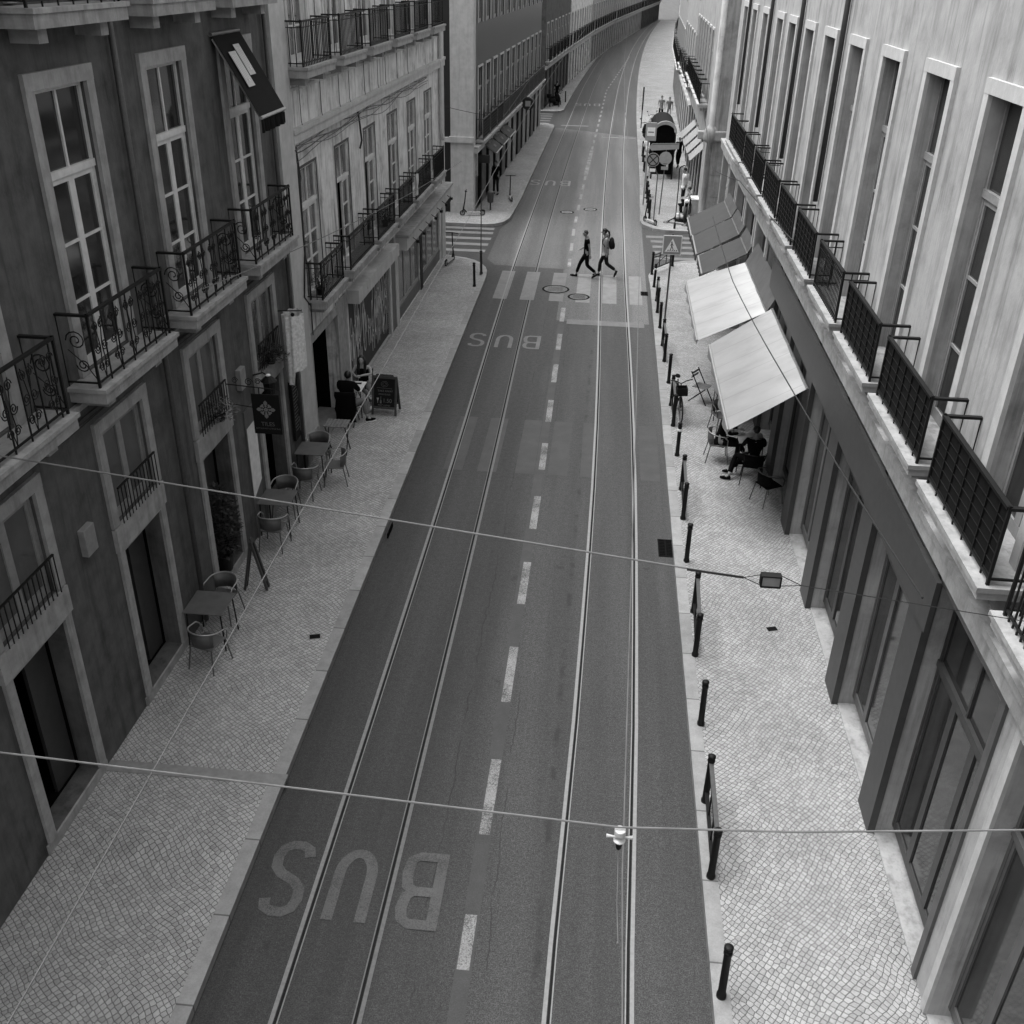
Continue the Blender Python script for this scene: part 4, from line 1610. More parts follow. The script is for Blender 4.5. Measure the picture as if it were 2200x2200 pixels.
t = thing('wire_insulator', 'white ceramic insulator hanging on the nearest span wire above the right track', 'insulator', (.34, 4.2, 5.6))
MB().lathe((0, 0, .345), [(.030, 0), (.034, .004), (.034, .034), (.030, .038)], 20).build('cap', CERAM, t)
MB().lathe((0, 0, .285), [(.012, 0), (.034, .006), (.036, .014), (.02, .024)], 20).build('skirt', CERAM, t)
MB().lathe((0, 0, .22), [(.008, 0), (.016, .012), (.022, .06), (.014, .066)], 12).build('stem', IRON, t)
mb = MB()
mb.tube([(-.078, 0, .325), (-.04, .0, .322), (0, .0, .32), (.04, 0, .322), (.078, 0, .325)], [.012, .007, .011, .007, .013], 8)
mb.build('yoke', CERAM, t, smooth=True)
mb = MB()
mb.tube([(0, 0, .22), (.0, -.3, .1), (.01, -.5, .045)], .0022, 4)
mb.ball((.01, -.5, .03), (.007, .01, .012), 8, 6)
mb.build('hanger', WIREM, t)
wire('span_wire', 'thin black cable crossing to the light stone corner on the far left', 'wire', [(-7.0, 45.2, 4.9), (-4.6, 46.9, 4.3), (-4.2, 60, 5.0)], .012, CABLE, .05, group=g_ov)
wire('span_wire', 'cable running from the far right corner down to the right balcony house', 'wire', [(4.55, 57, 5.6), (3.95, 38.2, 3.9), (xR(30) - .5, 30, 5.0), (xR(20) - .45, 20.5, 5.6)], .011, CABLE, .03, group=g_ov)
wire('span_wire', 'grey cable passing in front of the white awnings on the right', 'wire', [(3.2, 29.4, 4.1), (3.0, 22, 4.3), (3.05, 15.5, 4.7), (3.2, 8, 5.3)], .011, CABLE, .04, group=g_ov)
wire('span_wire', 'thin wire stretched before the balconies of the light left house', 'wire', [(xL(14.5) + .5, 14.5, 5.9), (xL(22) + .45, 22, 5.0), (xL(30) + .6, 30, 4.3), (xL(38) + .9, 38, 3.9)], .008, WIREM, .02, group=g_ov)

# ================================================================== BOLLARDS


def bollard_proto(h=.86, r=.047, ring=False):
    t = thing('bollard', 'b', 'bollard')
    MB().lathe((0, 0, 0), [(r * 1.25, 0), (r * 1.25, .05), (r, .07), (r * .95, h - .13), (r * 1.1, h - .12), (r * 1.1, h - .08), (r * .8, h - .075), (r * .8, h - .05)], 14).build('post', IRON, t, smooth=True)
    MB().lathe((0, 0, 0), [(r * .8, h - .052), (r * 1.15, h - .045), (r * 1.15, h - .015), (r * .7, h)], 14).build('cap', IRON, t, smooth=True)
    if ring:
        MB().lathe((0, 0, 0), [(r * 1.02, h - .22), (r * 1.04, h - .2), (r * 1.04, h - .18), (r * 1.02, h - .16)], 14).build('reflective_ring', SIGNW, t, smooth=True)
    return t


singles = [(7.4, 1.93, 'nearest single black bollard at the bottom right edge of the street'),
           (12.06, 2.04, 'single black bollard between the two nearest barriers on the right kerb'),
           (16.88, 2.11, 'single black bollard beside the square iron drain grate'),
           (21.71, 2.18, 'single black bollard with a white ring beside the right cafe'),
           (26.43, 2.19, 'single black bollard just beyond the parked bicycle'),
           (31.23, 2.13, 'single black bollard beside the foot of the pedestrian crossing sign'),
           (35.87, 2.09, 'single black bollard next to the small drain grate by the zebra crossing')]
p0 = bollard_proto()
p1 = bollard_proto(ring=True)
used = set()
for k, (y, x, lab) in enumerate(singles):
    ring = k in (3, 6)
    pr = p1 if ring else p0
    if ring not in used:
        o = pr
        o.location = (x, y, SW)
        o['label'] = lab
        used.add(ring)
    else:
        o = dup(pr, (x, y, SW), label=lab)
    o['group'] = 'black bollards along the kerbs'
    o.rotation_euler = (random.uniform(-.02, .02), random.uniform(-.025, .02), 0)
for x, y, lab in ((-4.38, 34.96, 'nearer black bollard at the left corner before the zebra crossing'), (-4.33, 36.63, 'farther black bollard at the rounded left corner of the sidewalk'),
                  (-3.95, 86.5, 'small black bollard beyond the second left side street'), (-3.55, 89.5, 'small black bollard farthest away on the left')):
    o = dup(p0, (x, y, SW), label=lab)
    o['group'] = 'black bollards along the kerbs'


def barrier(x, y0, y1, x1, label, cross=False):
    t = thing('pedestrian_barrier', label, 'barrier', (x, y0, SW), math.atan2(y1 - y0, x1 - x), 'black pedestrian barriers along the right kerb')
    L = math.hypot(y1 - y0, x1 - x)
    for u in (0, L):
        mb = MB()
        mb.lathe((u, 0, 0), [(.058, 0), (.058, .05), (.047, .07), (.045, .74), (.052, .75), (.052, .79), (.04, .80), (.04, .82), (.054, .825), (.054, .85), (.03, .87)], 14)
        mb.build('post', IRON, t, smooth=True)
    mb = MB()
    mb.beam((.04, 0, .74), (L - .04, 0, .74), .06, .03)
    mb.build('top_rail', IRON2, t)
    mb = MB()
    mb.beam((.04, 0, .2), (L - .04, 0, .2), .05, .03)
    mb.beam((.04, 0, .62), (L - .04, 0, .62), .03, .02)
    for q in (.33, .66):
        mb.beam((L * q, 0, .2), (L * q, 0, .72), .03, .02)
    if cross:
        mb.beam((.04, 0, .25), (L - .04, 0, .7), .015, .02)
        mb.beam((.04, .016, .7), (L - .04, .016, .25), .015, .02)
    mb.build('lower_rails', IRON, t)


for y0, y1, x, x1, lab in ((9.1, 10.43, 1.95, 1.98, 'black barrier nearest the camera on the right kerb'),
                           (13.82, 15.13, 2.07, 2.13, 'second black barrier just before the single bollard by the drain grate'),
                           (18.6, 19.95, 2.14, 2.18, 'black barrier between drain grate and cafe awning'),
                           (23.46, 24.81, 2.17, 2.18, 'black barrier with the bicycle leaning on it'),
                           (28.14, 29.53, 2.14, 2.14, 'black barrier beyond the single bollard behind the bicycle'),
                           (32.84, 34.16, 2.10, 2.12, 'black barrier beyond the pedestrian crossing sign')):
    barrier(x, y0, y1, x1, lab)
barrier(2.06, 37.54, 38.9, 2.9, 'cross braced barrier at the right corner of the zebra crossing', True)
for k, (y0, y1, lab) in enumerate(((47.0, 48.2, 'first low barrier beyond the right side street'), (49.2, 50.5, 'barrier beside the bus stop sign'), (51.4, 52.7, 'third barrier beyond the right side street'), (57, 59, 'barrier alongside the bus shelter'), (62, 64, 'farthest barrier at the right kerb by the parked scooters'))):
    barrier(kR(y0) + .25, y0, y1, kR(y1) + .25, lab)


# ================================================================== SIGNS
def pole(mb, x, y, z0, z1, r=.03):
    mb.tube([(x, y, z0), (x, y, z1)], r, 10)


# pedestrian crossing sign
t = thing('crossing_sign', 'square pedestrian crossing sign on a dark pole in front of the awnings', 'road sign', (2.28, 31.49, SW), 0)
mb = MB(); pole(mb, 0, .02, 0, 2.96)
mb.build('pole', IRON2, t)
mb = MB().box(-.29, .29, -.045, -.03, 2.32, 2.92)
mb.build('panel_rim', SIGNW, t, bevel=.006)
MB().box(-.27, .27, -.048, -.044, 2.34, 2.90).build('panel', SIGNBL, t)
MB().xz([(-.22, 2.41), (.22, 2.41), (0, 2.83)], -.052, -.047).build('white_triangle', SIGNW, t)
mb = MB()
yk0, yk1 = -.056, -.0515
mb.xz([(-.02 + .022 * math.cos(a), 2.715 + .022 * math.sin(a)) for a in [2 * PI * i / 12 for i in range(12)]], yk0, yk1)
for a, b, wd in (((-.015, 2.69), (-.01, 2.57), .035), ((-.01, 2.58), (-.05, 2.475), .022), ((-.005, 2.58), (.045, 2.475), .022), ((-.015, 2.67), (-.065, 2.60), .014), ((-.01, 2.67), (.04, 2.61), .014)):
    mb.beam((a[0], (yk0 + yk1) / 2, a[1]), (b[0], (yk0 + yk1) / 2, b[1]), abs(yk1 - yk0), wd, up=(1, 0, 0) if False else (0, 0, 1)) if False else mb.xz([(a[0] - wd / 2, a[1]), (b[0] - wd / 2, b[1]), (b[0] + wd / 2, b[1]), (a[0] + wd / 2, a[1])], yk0, yk1)
for k in range(5):
    x = -.14 + k * .065
    mb.xz([(x, 2.435), (x + .03, 2.435), (x + .045, 2.475), (x + .02, 2.475)], yk0, yk1)
mb.build('walking_figure', SIGNK, t)

# no stopping sign
t = thing('no_stopping_sign', 'round sign with a crossed ring on a thin bent pole beyond the side street', 'road sign', (2.42, 46.54, SW), 0)
mb = MB(); pole(mb, 0, .02, 0, 2.0, .025); mb.tube([(0, .02, 2.0), (-.12, .02, 2.3), (-.25, .02, 2.6)], .025, 8)
mb.build('pole', IRON2, t)
my = Matrix.Translation((-.26, 0, 2.67)) @ Matrix.Rotation(R_(90), 4, 'X')
MB(my).cyl((0, 0), .30, .02, .035, 32).build('disc_rim', SIGNB, t)
MB(my).cyl((0, 0), .27, .0351, .038, 32).build('disc', SIGNBL, t)
mb = MB(my).ribbon([(.245 * math.cos(a), .245 * math.sin(a)) for a in [2 * PI * i / 36 for i in range(36)]], .05, .0395, True)
for s in (1, -1):
    mb.ribbon([(-.17, -.17 * s), (.17, .17 * s)], .045, .040 + .0004 * s)
mb.build('ring_and_cross', SIGNK, t)
MB().box(-.38, -.12, -.03, -.015, 2.16, 2.3).build('supplementary_plate', SIGNW, t)

t = thing('direction_sign', 'pale arrow shaped direction board with a blank round disc below it', 'road sign', (2.72, 47.94, SW), 0)
mb = MB(); mb.tube([(0, .03, 0), (.05, .03, 1.6), (.07, .03, 3.15)], .025, 8)
mb.build('pole', IRON2, t)
MB().xz([(-.74, 2.99), (-.6, 3.14), (.62, 3.2), (.62, 2.94), (-.6, 2.84)], -.02, .0).build('arrow_board', SIGNB, t)
MB().xz([(-.58, 3.12), (.6, 3.18), (.6, 3.15), (-.58, 3.09)], -.024, -.0205).build('arrow_stripe', IRON2, t)
my = Matrix.Translation((.06, 0, 2.52)) @ Matrix.Rotation(R_(90), 4, 'X')
mb = MB(my).cyl((0, 0), .29, .0, .015, 32)
mb.build('disc_back', SIGNB, t)
MB().box(-.03, .15, -.025, -.016, 2.28, 2.3).build('bracket', IRON2, t)
MB().box(-.1, .22, -.02, -.005, 2.02, 2.16).build('small_plate', SIGNB, t)

t = thing('street_lamp', 'dark bent tubular pole standing at the far right corner', 'pole', (3.3, 45.23, SW), 0)
mb = MB()
mb.tube([(0, 0, 0), (.0, 0, 1.8), (-.03, 0, 2.5), (.0, 0, 2.62), (.16, 0, 2.70), (.22, 0, 2.66)], .022, 10)
mb.cyl((0, 0), .05, 0, .25, 12)
mb.build('pole', IRON, t, smooth=True)

t = thing('bus_stop_sign', 'tall grey bus stop sign with a white plate at the right kerb', 'bus stop sign', (2.1, 49.99, SW), 0)
mb = MB().tube([(-.08, 0, 0), (-.08, 0, 3.85)], .045, 10)
mb.build('pole', SIGNB, t)
MB().box(-.24, .27, -.06, -.0, 2.96, 3.78).build('panel', SIGNB, t, bevel=.02)
MB().box(-.17, .2, -.064, -.0605, 3.18, 3.56).build('white_plate', SIGNW, t)
MB().box(-.12, .15, -.067, -.0645, 3.33, 3.37).build('route_text', SIGNK, t)
MB().box(-.2, -.1, -.03, 0, .8, 1.5).build('timetable_box', SIGNW, t)

t = thing('sign_pole', 'thin bare light pole at the rounded left corner beside the black bollard', 'pole', (-4.33, 36.5, SW), 0)
mb = MB(); pole(mb, 0, 0, 0, 3.05, .018)
mb.build('pole', IRON2, t)
MB().cyl((0, 0), .05, 0, .02, 12).build('base_plate', IRON2, t)
t = thing('sign_post', 'black plate on a thin post at the far right kerb beyond the scooters', 'post', (kR(76) + .3, 76, SW), 0)
mb = MB(); pole(mb, 0, 0, 0, 2.6, .035)
mb.build('post', IRON, t)
MB().box(-.05, .05, -.05, -.03, 1.2, 2.7).build('plate', IRON, t)

# hanging shop sign TILES (perpendicular to the facade)
t = thing('hanging_shop_sign', 'black hanging shop sign reading TILES with a pale rosette', 'shop sign', (-6.5, 16, 0), 0)
MB().box(.47, .98, -.012, .012, 2.79, 3.56).build('board', SIGNT, t)
mb = MB()
mb.tube([(.02, 0, 3.98), (.02, 0, 3.2)], .012, 6)
mb.tube([(.02, 0, 3.72), (1.0, 0, 3.66)], .01, 6)
mb.tube([(.02, 0, 3.35), (.47, 0, 3.3)], .008, 6)
mb.tube([(.62, 0, 3.68), (.62, 0, 3.56)], .01, 6)
mb.tube([(.84, 0, 3.68), (.84, 0, 3.56)], .01, 6)
for c, r in (((.2, 3.8), .06), ((.45, 3.78), .075), ((.62, 3.8), .06)):
    mb.tube([(c[0] + r * math.cos(a) * (1 - a / 14), 0, c[1] + r * math.sin(a) * (1 - a / 14)) for a in [q * .5 for q in range(20)]], .007, 5)
mb.build('bracket', IRON, t)
mb = MB()
cx, cz = .72, 3.27
yk = (-.016, -.0125)


def petal(an, l0, l1, w_):
    c_, s_ = math.cos(an), math.sin(an)
    prof = [(l0, .012), (l0 + (l1 - l0) * .15, .022), (l0 + (l1 - l0) * .25, .012), (l0 + (l1 - l0) * .5, w_), (l0 + (l1 - l0) * .75, w_ * .9), (l1, .0)]
    pl = [(a, b) for a, b in prof] + [(a, -b) for a, b in reversed(prof[:-1])]
    return [(cx + a * c_ - b * s_, cz + a * s_ + b * c_) for a, b in pl]


for k in range(4):
    mb.xz(petal(k * PI / 2 + PI / 2 * 0, .05, .175, .036), *yk)
for k in range(4):
    an = PI / 4 + k * PI / 2
    c_, s_ = math.cos(an), math.sin(an)
    pl = [(.035, 0), (.08, .018), (.095, .045), (.118, .03), (.118, -.03), (.095, -.045), (.08, -.018)]
    mb.xz([(cx + a * c_ - b * s_, cz + a * s_ + b * c_) for a, b in pl], *yk)
mb.xz([(cx - .045, cz), (cx, cz + .045), (cx + .045, cz), (cx, cz - .045)], *yk)
mb.build('rosette', SIGNM, t)
MB().xz([(cx - .01, cz), (cx, cz + .01), (cx + .01, cz), (cx, cz - .01)], -.019, -.0165).build('rosette_eye', SIGNT, t)
RX = Matrix.Rotation(R_(90), 4, 'X')
text_part('lettering', 'TILES', .11, M('sign_grey_lettering', .09), t, Matrix.Translation((.73, -.013, 2.95)) @ RX)
text_part('lettering_small', 'RESTAURANT & WINE BAR', .038, M('sign_dim_lettering', .07), t, Matrix.Translation((.73, -.013, 2.885)) @ RX, space=1.0)
# two lamps beside the sign
t = thing('wall_lamp', 'dark wall lantern beside the hanging TILES sign', 'lamp', (xL(17.4) + .02, 17.4, 2.75), 0)
MB().tube([(0, 0, .6), (.2, 0, .66), (.3, 0, .6)], .015, 6).build('arm', IRON, t)
MB().lathe((.3, 0, .2), [(.05, 0), (.1, .04), (.12, .28), (.16, .3), (.05, .4), (.02, .42)], 10).build('lantern', IRON, t)
MB().lathe((.3, 0, .61), [(.05, 0), (.045, .02), (.01, .03)], 10).build('cap', SIGNW, t)

# robe of cloth hanging from the left door frame
t = thing('hanging_cloth', 'long pale striped cloth hanging from a rail on the dark left house', 'cloth', (xL(18.85) + .42, 18.85, 2.75), 0)
mb = MB()
vs, fs = [], []
n, m = 40, 8
for j in range(m + 1):
    v = j / m
    wz = .42 * (1 - .12 * (1 - v))
    for i in range(n + 1):
        a = i / n * 2 * PI
        fold = 1 + .12 * math.sin(a * 9 + v) * (1.1 - v * .6)
        hh = 1.4 - v * (1.15 + .28 * (i / n > .35) * (i / n < .8))
        vs.append((.19 * fold * math.cos(a), wz * fold * math.sin(a) * .8, hh))
for j in range(m):
    for i in range(n):
        a = j * (n + 1) + i
        fs.append((a, a + n + 1, a + n + 2, a + 1))
mb.add(vs, fs)
mb.build('cloth', M('pale_striped_cloth', .6, .9, .25, 18), t, smooth=True)
mb = MB()
mb.tube([(-.3, 0, 1.42), (.2, 0, 1.45)], .012, 6)
mb.ball((0, 0, 1.36), (.04, .05, .04), 8, 6)
mb.build('hanger', IRON, t)

# round lamp sign and black box sign on far left house
t = thing('box_sign', 'small black box sign sticking out of the tiled corner house', 'shop sign', (-5.9, 48.0, 0), 0)
MB().box(.06, .6, -.06, .06, 2.15, 2.5).build('box', SIGNK, t, bevel=.01)
MB().box(-.02, .06, -.02, .02, 2.3, 2.34).build('bracket', IRON, t)
t = thing('lantern_sign', 'black framed lantern with a pale square glass on the far left facade', 'lantern', (-5.35, 62, 0), 0)
my = Matrix.Translation((.72, 0, 3.15)) @ Matrix.Rotation(R_(90), 4, 'X')
MB(my).lathe((0, 0, -.1), [(.3, 0), (.36, .03), (.36, .2), (.3, .23)], 20).build('housing', SIGNK, t)
MB().box(.57, .87, -.145, -.13, 3.0, 3.3).build('glass', SIGNB, t)
MB().tube([(0, 0, 3.15), (.4, 0, 3.15)], .03, 6).build('arm', IRON, t)


# ================================================================== CAFE FURNITURE
def cafe_table(label, x, y, s=.64, sy=None, topm=None, rz=0, slats=False, group='bistro tables'):
    sy = sy or s
    t = thing('bistro_table', label, 'table', (x, y, SW), rz, group)
    top = MB()
    if slats:
        n = 7
        for k in range(n):
            a = -s / 2 + s * k / n
            top.box(a + .006, a + s / n - .006, -sy / 2, sy / 2, .725, .745)
        top.box(-s / 2 + .02, s / 2 - .02, -sy / 2 + .05, -sy / 2 + .09, .705, .7245)
        top.box(-s / 2 + .02, s / 2 - .02, sy / 2 - .09, sy / 2 - .05, .705, .7245)
    else:
        top.box(-s / 2, s / 2, -sy / 2, sy / 2, .73, .75)
    top.build('tabletop', topm or GREYM, t, bevel=0 if slats else .006)
    if slats:
        for sx in (-1, 1):
            for d in (-1, 1):
                MB().beam((sx * s * .42, -d * sy * .42, 0), (sx * s * .42, d * sy * .42, .72), .018, .03).build('leg', IRON, t)
    else:
        mb = MB()
        mb.tube([(-s * .42, -sy * .42, .72), (s * .42, -sy * .42, .72), (s * .42, sy * .42, .72), (-s * .42, sy * .42, .72)], .012, 6, True)
        mb.build('apron_frame', IRON, t)
        for sx in (-1, 1):
            for d in (-1, 1):
                MB().tube([(sx * s * .42, d * sy * .42, .73), (sx * s * .46, d * sy * .46, 0)], .013, 6).build('leg', IRON, t)
    return t


def chair_tube(label, x, y, rz, mat=None, seatm=None, group='tubular bistro armchairs'):
    """front of chair faces local -y... seat opens towards -y"""
    mat = mat or ALU
    t = thing('bistro_armchair', label, 'chair', (x, y, SW), rz, group)
    mb = MB()
    mb.box(-.21, .21, -.22, .2, .43, .455)
    mb.build('seat', seatm or GREYM, t, bevel=.015)
    hoop = []
    for k in range(15):
        a = PI * k / 14
        hoop.append((.27 * math.cos(a), .02 + .24 * math.sin(a), .72 + .05 * math.sin(a)))
    pts = [(.235, -.2, .46), (.265, -.2, .62), (.275, -.12, .70)] + hoop + [(-.275, -.12, .70), (-.265, -.2, .62), (-.235, -.2, .46)]
    MB().tube(pts, .013, 6).build('arm_hoop', mat, t, smooth=True)
    vs, fs = [], []
    for k in range(9):
        a = PI * (.16 + .68 * k / 8)
        vs += [(.25 * math.cos(a), .02 + .22 * math.sin(a), .48), (.262 * math.cos(a), .02 + .235 * math.sin(a), .72 + .04 * math.sin(a))]
    fs = [(2 * k, 2 * k + 2, 2 * k + 3, 2 * k + 1) for k in range(8)]
    mb = MB().add(vs, fs)
    o = mb.build('backrest', seatm or GREYM, t, smooth=True)
    so_ = o.modifiers.new('s', 'SOLIDIFY')
    so_.thickness = .008
    for sx in (-1, 1):
        MB().tube([(sx * .2, -.2, .44), (sx * .25, -.26, 0)], .012, 6).build('leg', mat if mat is not ALU else IRON2, t)
        MB().tube([(sx * .2, .18, .44), (sx * .24, .26, 0)], .012, 6).build('leg', mat if mat is not ALU else IRON2, t)
    return t


def chair_fold(label, x, y, rz, group='folding slatted chairs'):
    t = thing('folding_chair', label, 'chair', (x, y, SW), rz, group)
    mb = MB()
    for k in range(6):
        a = -.2 + k * .068
        mb.box(-.19, .19, a, a + .055, .44, .456)
    mb.build('seat', WOODG, t)
    mb = MB()
    for zz in (.68, .78):
        mb.box(-.19, .19, .225, .24, zz, zz + .06)
    mb.build('backrest', WOODG, t)
    for sx in (-1, 1):
        MB().beam((sx * .2, -.26, 0), (sx * .2, .25, .86), .016, .026).build('leg', IRON, t)
        MB().beam((sx * .175, .27, 0), (sx * .175, -.18, .43), .016, .026).build('leg', IRON, t)
    return t


gt = 'bistro tables of the left terrace'
cafe_table('square grey table behind the first sandwich board at the left edge', -6.16, 13.3, .68, group=gt)
cafe_table('square grey table under the crossing wire near the doorstep', -6.14, 17.1, .66, group=gt)
cafe_table('square grey table in front of the light pilaster', -6.05, 19.42, .66, group=gt)
cafe_table('narrow slatted folding table next to the seated couple', -5.86, 20.85, .56, .46, WOODG, slats=True, group=gt)
gc = 'tubular armchairs of the left terrace'
chair_tube('empty armchair on the far side of the table at the left edge', -6.2, 13.98, R_(-10), group=gc)
chair_tube('empty armchair at the street side of the table at the left edge', -5.98, 12.62, R_(165), group=gc)
chair_tube('empty armchair in front of the table under the crossing wire', -6.05, 16.42, R_(178), group=gc)
chair_tube('empty armchair behind the table under the crossing wire', -6.2, 17.78, R_(0), group=gc)
chair_tube('empty armchair in front of the table by the light pilaster', -6.02, 18.62, R_(176), group=gc)
chair_tube('empty armchair behind the table by the light pilaster', -6.1, 20.05, R_(4), group=gc)
chair_tube('empty armchair at the street side of the table by the light pilaster', -5.52, 19.3, R_(-80), group=gc)
chair_fold('folding slatted chair leaning by the doorway beside the narrow table', -6.32, 20.8, R_(92))
mtab = cafe_table('small square table with pale top between the seated couple', -5.98, 23.16, .5, .66, PAPER, group=gt)
chair_fold('folding chair under the seated man in black', -6.0, 22.5, R_(180))
chair_fold('folding chair under the seated long haired woman', -5.92, 23.95, R_(0))
t = thing('drinking_glass', 'dark drink glass standing on the couple’s pale table', 'glass', (-6.08, 23.05, SW + .751))
MB().lathe((0, 0, 0), [(.028, 0), (.036, .13), (.033, .13), (.026, .01)], 12).build('glass', GLASSB, t, smooth=True)
MB().cyl((0, 0), .027, .012, .1, 12).build('drink', SIGNK, t)
t = thing('tray', 'small dark tray lying on the couple’s pale table', 'tray', (-5.92, 23.33, SW + .751), .1)
MB().box(-.09, .09, -.05, .05, 0, .012).build('tray', CDRK, t, bevel=.004)
t = thing('ashtray', 'round dark ashtray near the front edge of the pale table', 'ashtray', (-6.02, 22.92, SW + .751))
MB().lathe((0, 0, 0), [(.045, 0), (.05, .02), (.042, .02), (.036, .006)], 14).build('bowl', CDRK, t)


def sandwich(label, x, y, rz, w, h, spread, chalk=True):
    t = thing('sandwich_board', label, 'sandwich board', (x, y, SW), rz, 'sandwich boards on the left sidewalk')
    for s in (-1, 1):
        rot = Matrix.Translation((0, 0, h)) @ Matrix.Rotation(-s * math.atan2(spread / 2, h), 4, 'X') @ Matrix.Translation((0, 0, -h))
        # s=-1 is the front panel (towards -y)
        rot = Matrix.Translation((0, 0, h)) @ Matrix.Rotation(s * math.atan2(spread / 2, h), 4, 'X') @ Matrix.Translation((0, 0, -h))
        fr = MB(rot)
        th = .02
        for sx in (-1, 1):
            fr.box(sx * w / 2 - .025, sx * w / 2 + .025, -th, th, 0, h)
        fr.box(-w / 2, w / 2, -th * .98, th * .98, .16, .22)
        fr.box(-w / 2, w / 2, -th * .97, th * .97, h - .06, h - .002)
        o = fr.build('frame', WOODD, t)
        MB(rot).box(-w / 2 + .02, w / 2 - .02, -.008, .008, .2, h - .05).build('panel', CHARC, o)
        if s == -1:
            hp = MB(rot)
            hp.xz([(-w * .4, h), (-w * .36, h + .05), (w * .36, h + .05), (w * .4, h)], -.015, .015)
            hp.build('header', WOODD, o)
            if chalk:
                base = rot @ Matrix.Translation((0, -.0085, 0))
                for tx, sz, px, pz in (('TAKE AWAY', .07, .02, .60), ('WINE GLASS', .055, .0, .52), ('1.50', .14, .08, .33), ('PORT & GINJA', .05, 0, .24)):
                    text_part('chalk_text', tx, sz, CHALK, o, base @ Matrix.Translation((px, 0, pz)) @ RX)
                cm = MB(base)
                cm.tube([(.09 * math.cos(a), 0, .8 + .07 * math.sin(a)) for a in [2 * PI * i / 20 for i in range(20)]], .003, 4, True)
                cm.tube([(.05 * math.cos(a), 0, .8 + .035 * math.sin(a)) for a in [2 * PI * i / 14 for i in range(14)]], .003, 4, True)
                cm.tube([(-.2, 0, .70), (.2, 0, .69)], .003, 4)
                cm.build('chalk_emblem', CHALK, o)
                cm = MB(base)
                cm.xz([(-.2, .44), (-.14, .44), (-.165, .36), (-.165, .31), (-.175, .31), (-.175, .36)], -.003, .0)
                cm.build('chalk_glass', CHALKW, o)
                cm = MB(base)
                cm.xz([(-.11, .38), (-.07, .38), (-.07, .3), (-.11, .3)], -.003, .0)
                cm.xz([(-.095, .48), (-.085, .48), (-.085, .38), (-.095, .38)], -.003, .0)
                cm.build('chalk_bottle', CHALK, o)
    return t


sandwich('chalked black sandwich board with 1.50 price next to the seated woman', -5.21, 23.3, R_(-3), .6, 1.0, .5)
sandwich('grey wooden sandwich board seen edge on near the left terrace', -5.93, 14.9, R_(94), .13, 1.05, .42, False)


# ================================================================== PEOPLE
def skin_mesh(nodes, edges, root, sub=1):
    names = list(nodes)
    me = bpy.data.meshes.new('tmp')
    me.from_pydata([nodes[n][0] for n in names], [(names.index(a), names.index(b)) for a, b in edges], [])
    o = bpy.data.objects.new('tmp', me)
    COL.objects.link(o)
    sk = o.modifiers.new('sk', 'SKIN')
    sk.use_smooth_shade = True
    for i, n in enumerate(names):
        sv = me.skin_vertices[0].data[i]
        r = nodes[n][1]
        sv.radius = r if isinstance(r, tuple) else (r, r)
        sv.use_root = (n == root)
    if sub:
        sb = o.modifiers.new('sb', 'SUBSURF')
        sb.levels = sb.render_levels = sub
    dg = bpy.context.evaluated_depsgraph_get()
    m2 = bpy.data.meshes.new_from_object(o.evaluated_get(dg))
    bpy.data.objects.remove(o)
    v = [tuple(p.co) for p in m2.vertices]
    f = [tuple(p.vertices) for p in m2.polygons]
    return v, f


def hand(mb, wr, d, side, curl=.35):
    """palm and five fingers from the wrist along direction d"""
    d = Vector(d).normalized()
    sx = Vector(side).normalized()
    sx = (sx - d * sx.dot(d)).normalized()
    nrm = d.cross(sx)
    wr = Vector(wr)
    mb.tube([wr - d * .01, wr + d * .04, wr + d * .085], [.024, .03, .026], 7)
    for k, (o, l) in enumerate(((-.024, .062), (-.008, .072), (.009, .068), (.025, .052))):
        b = wr + d * .075 + sx * o
        m_ = b + d * l * .55 + nrm * l * .15 * curl
        e_ = m_ + (d * (1 - curl) + nrm * curl).normalized() * l * .5
        mb.tube([b, m_, e_], [.009, .0085, .007], 5)
    b = wr + d * .03 - sx * .024
    mb.tube([b, b - sx * .025 + d * .025, b - sx * .03 + d * .055], [.011, .010, .008], 5)


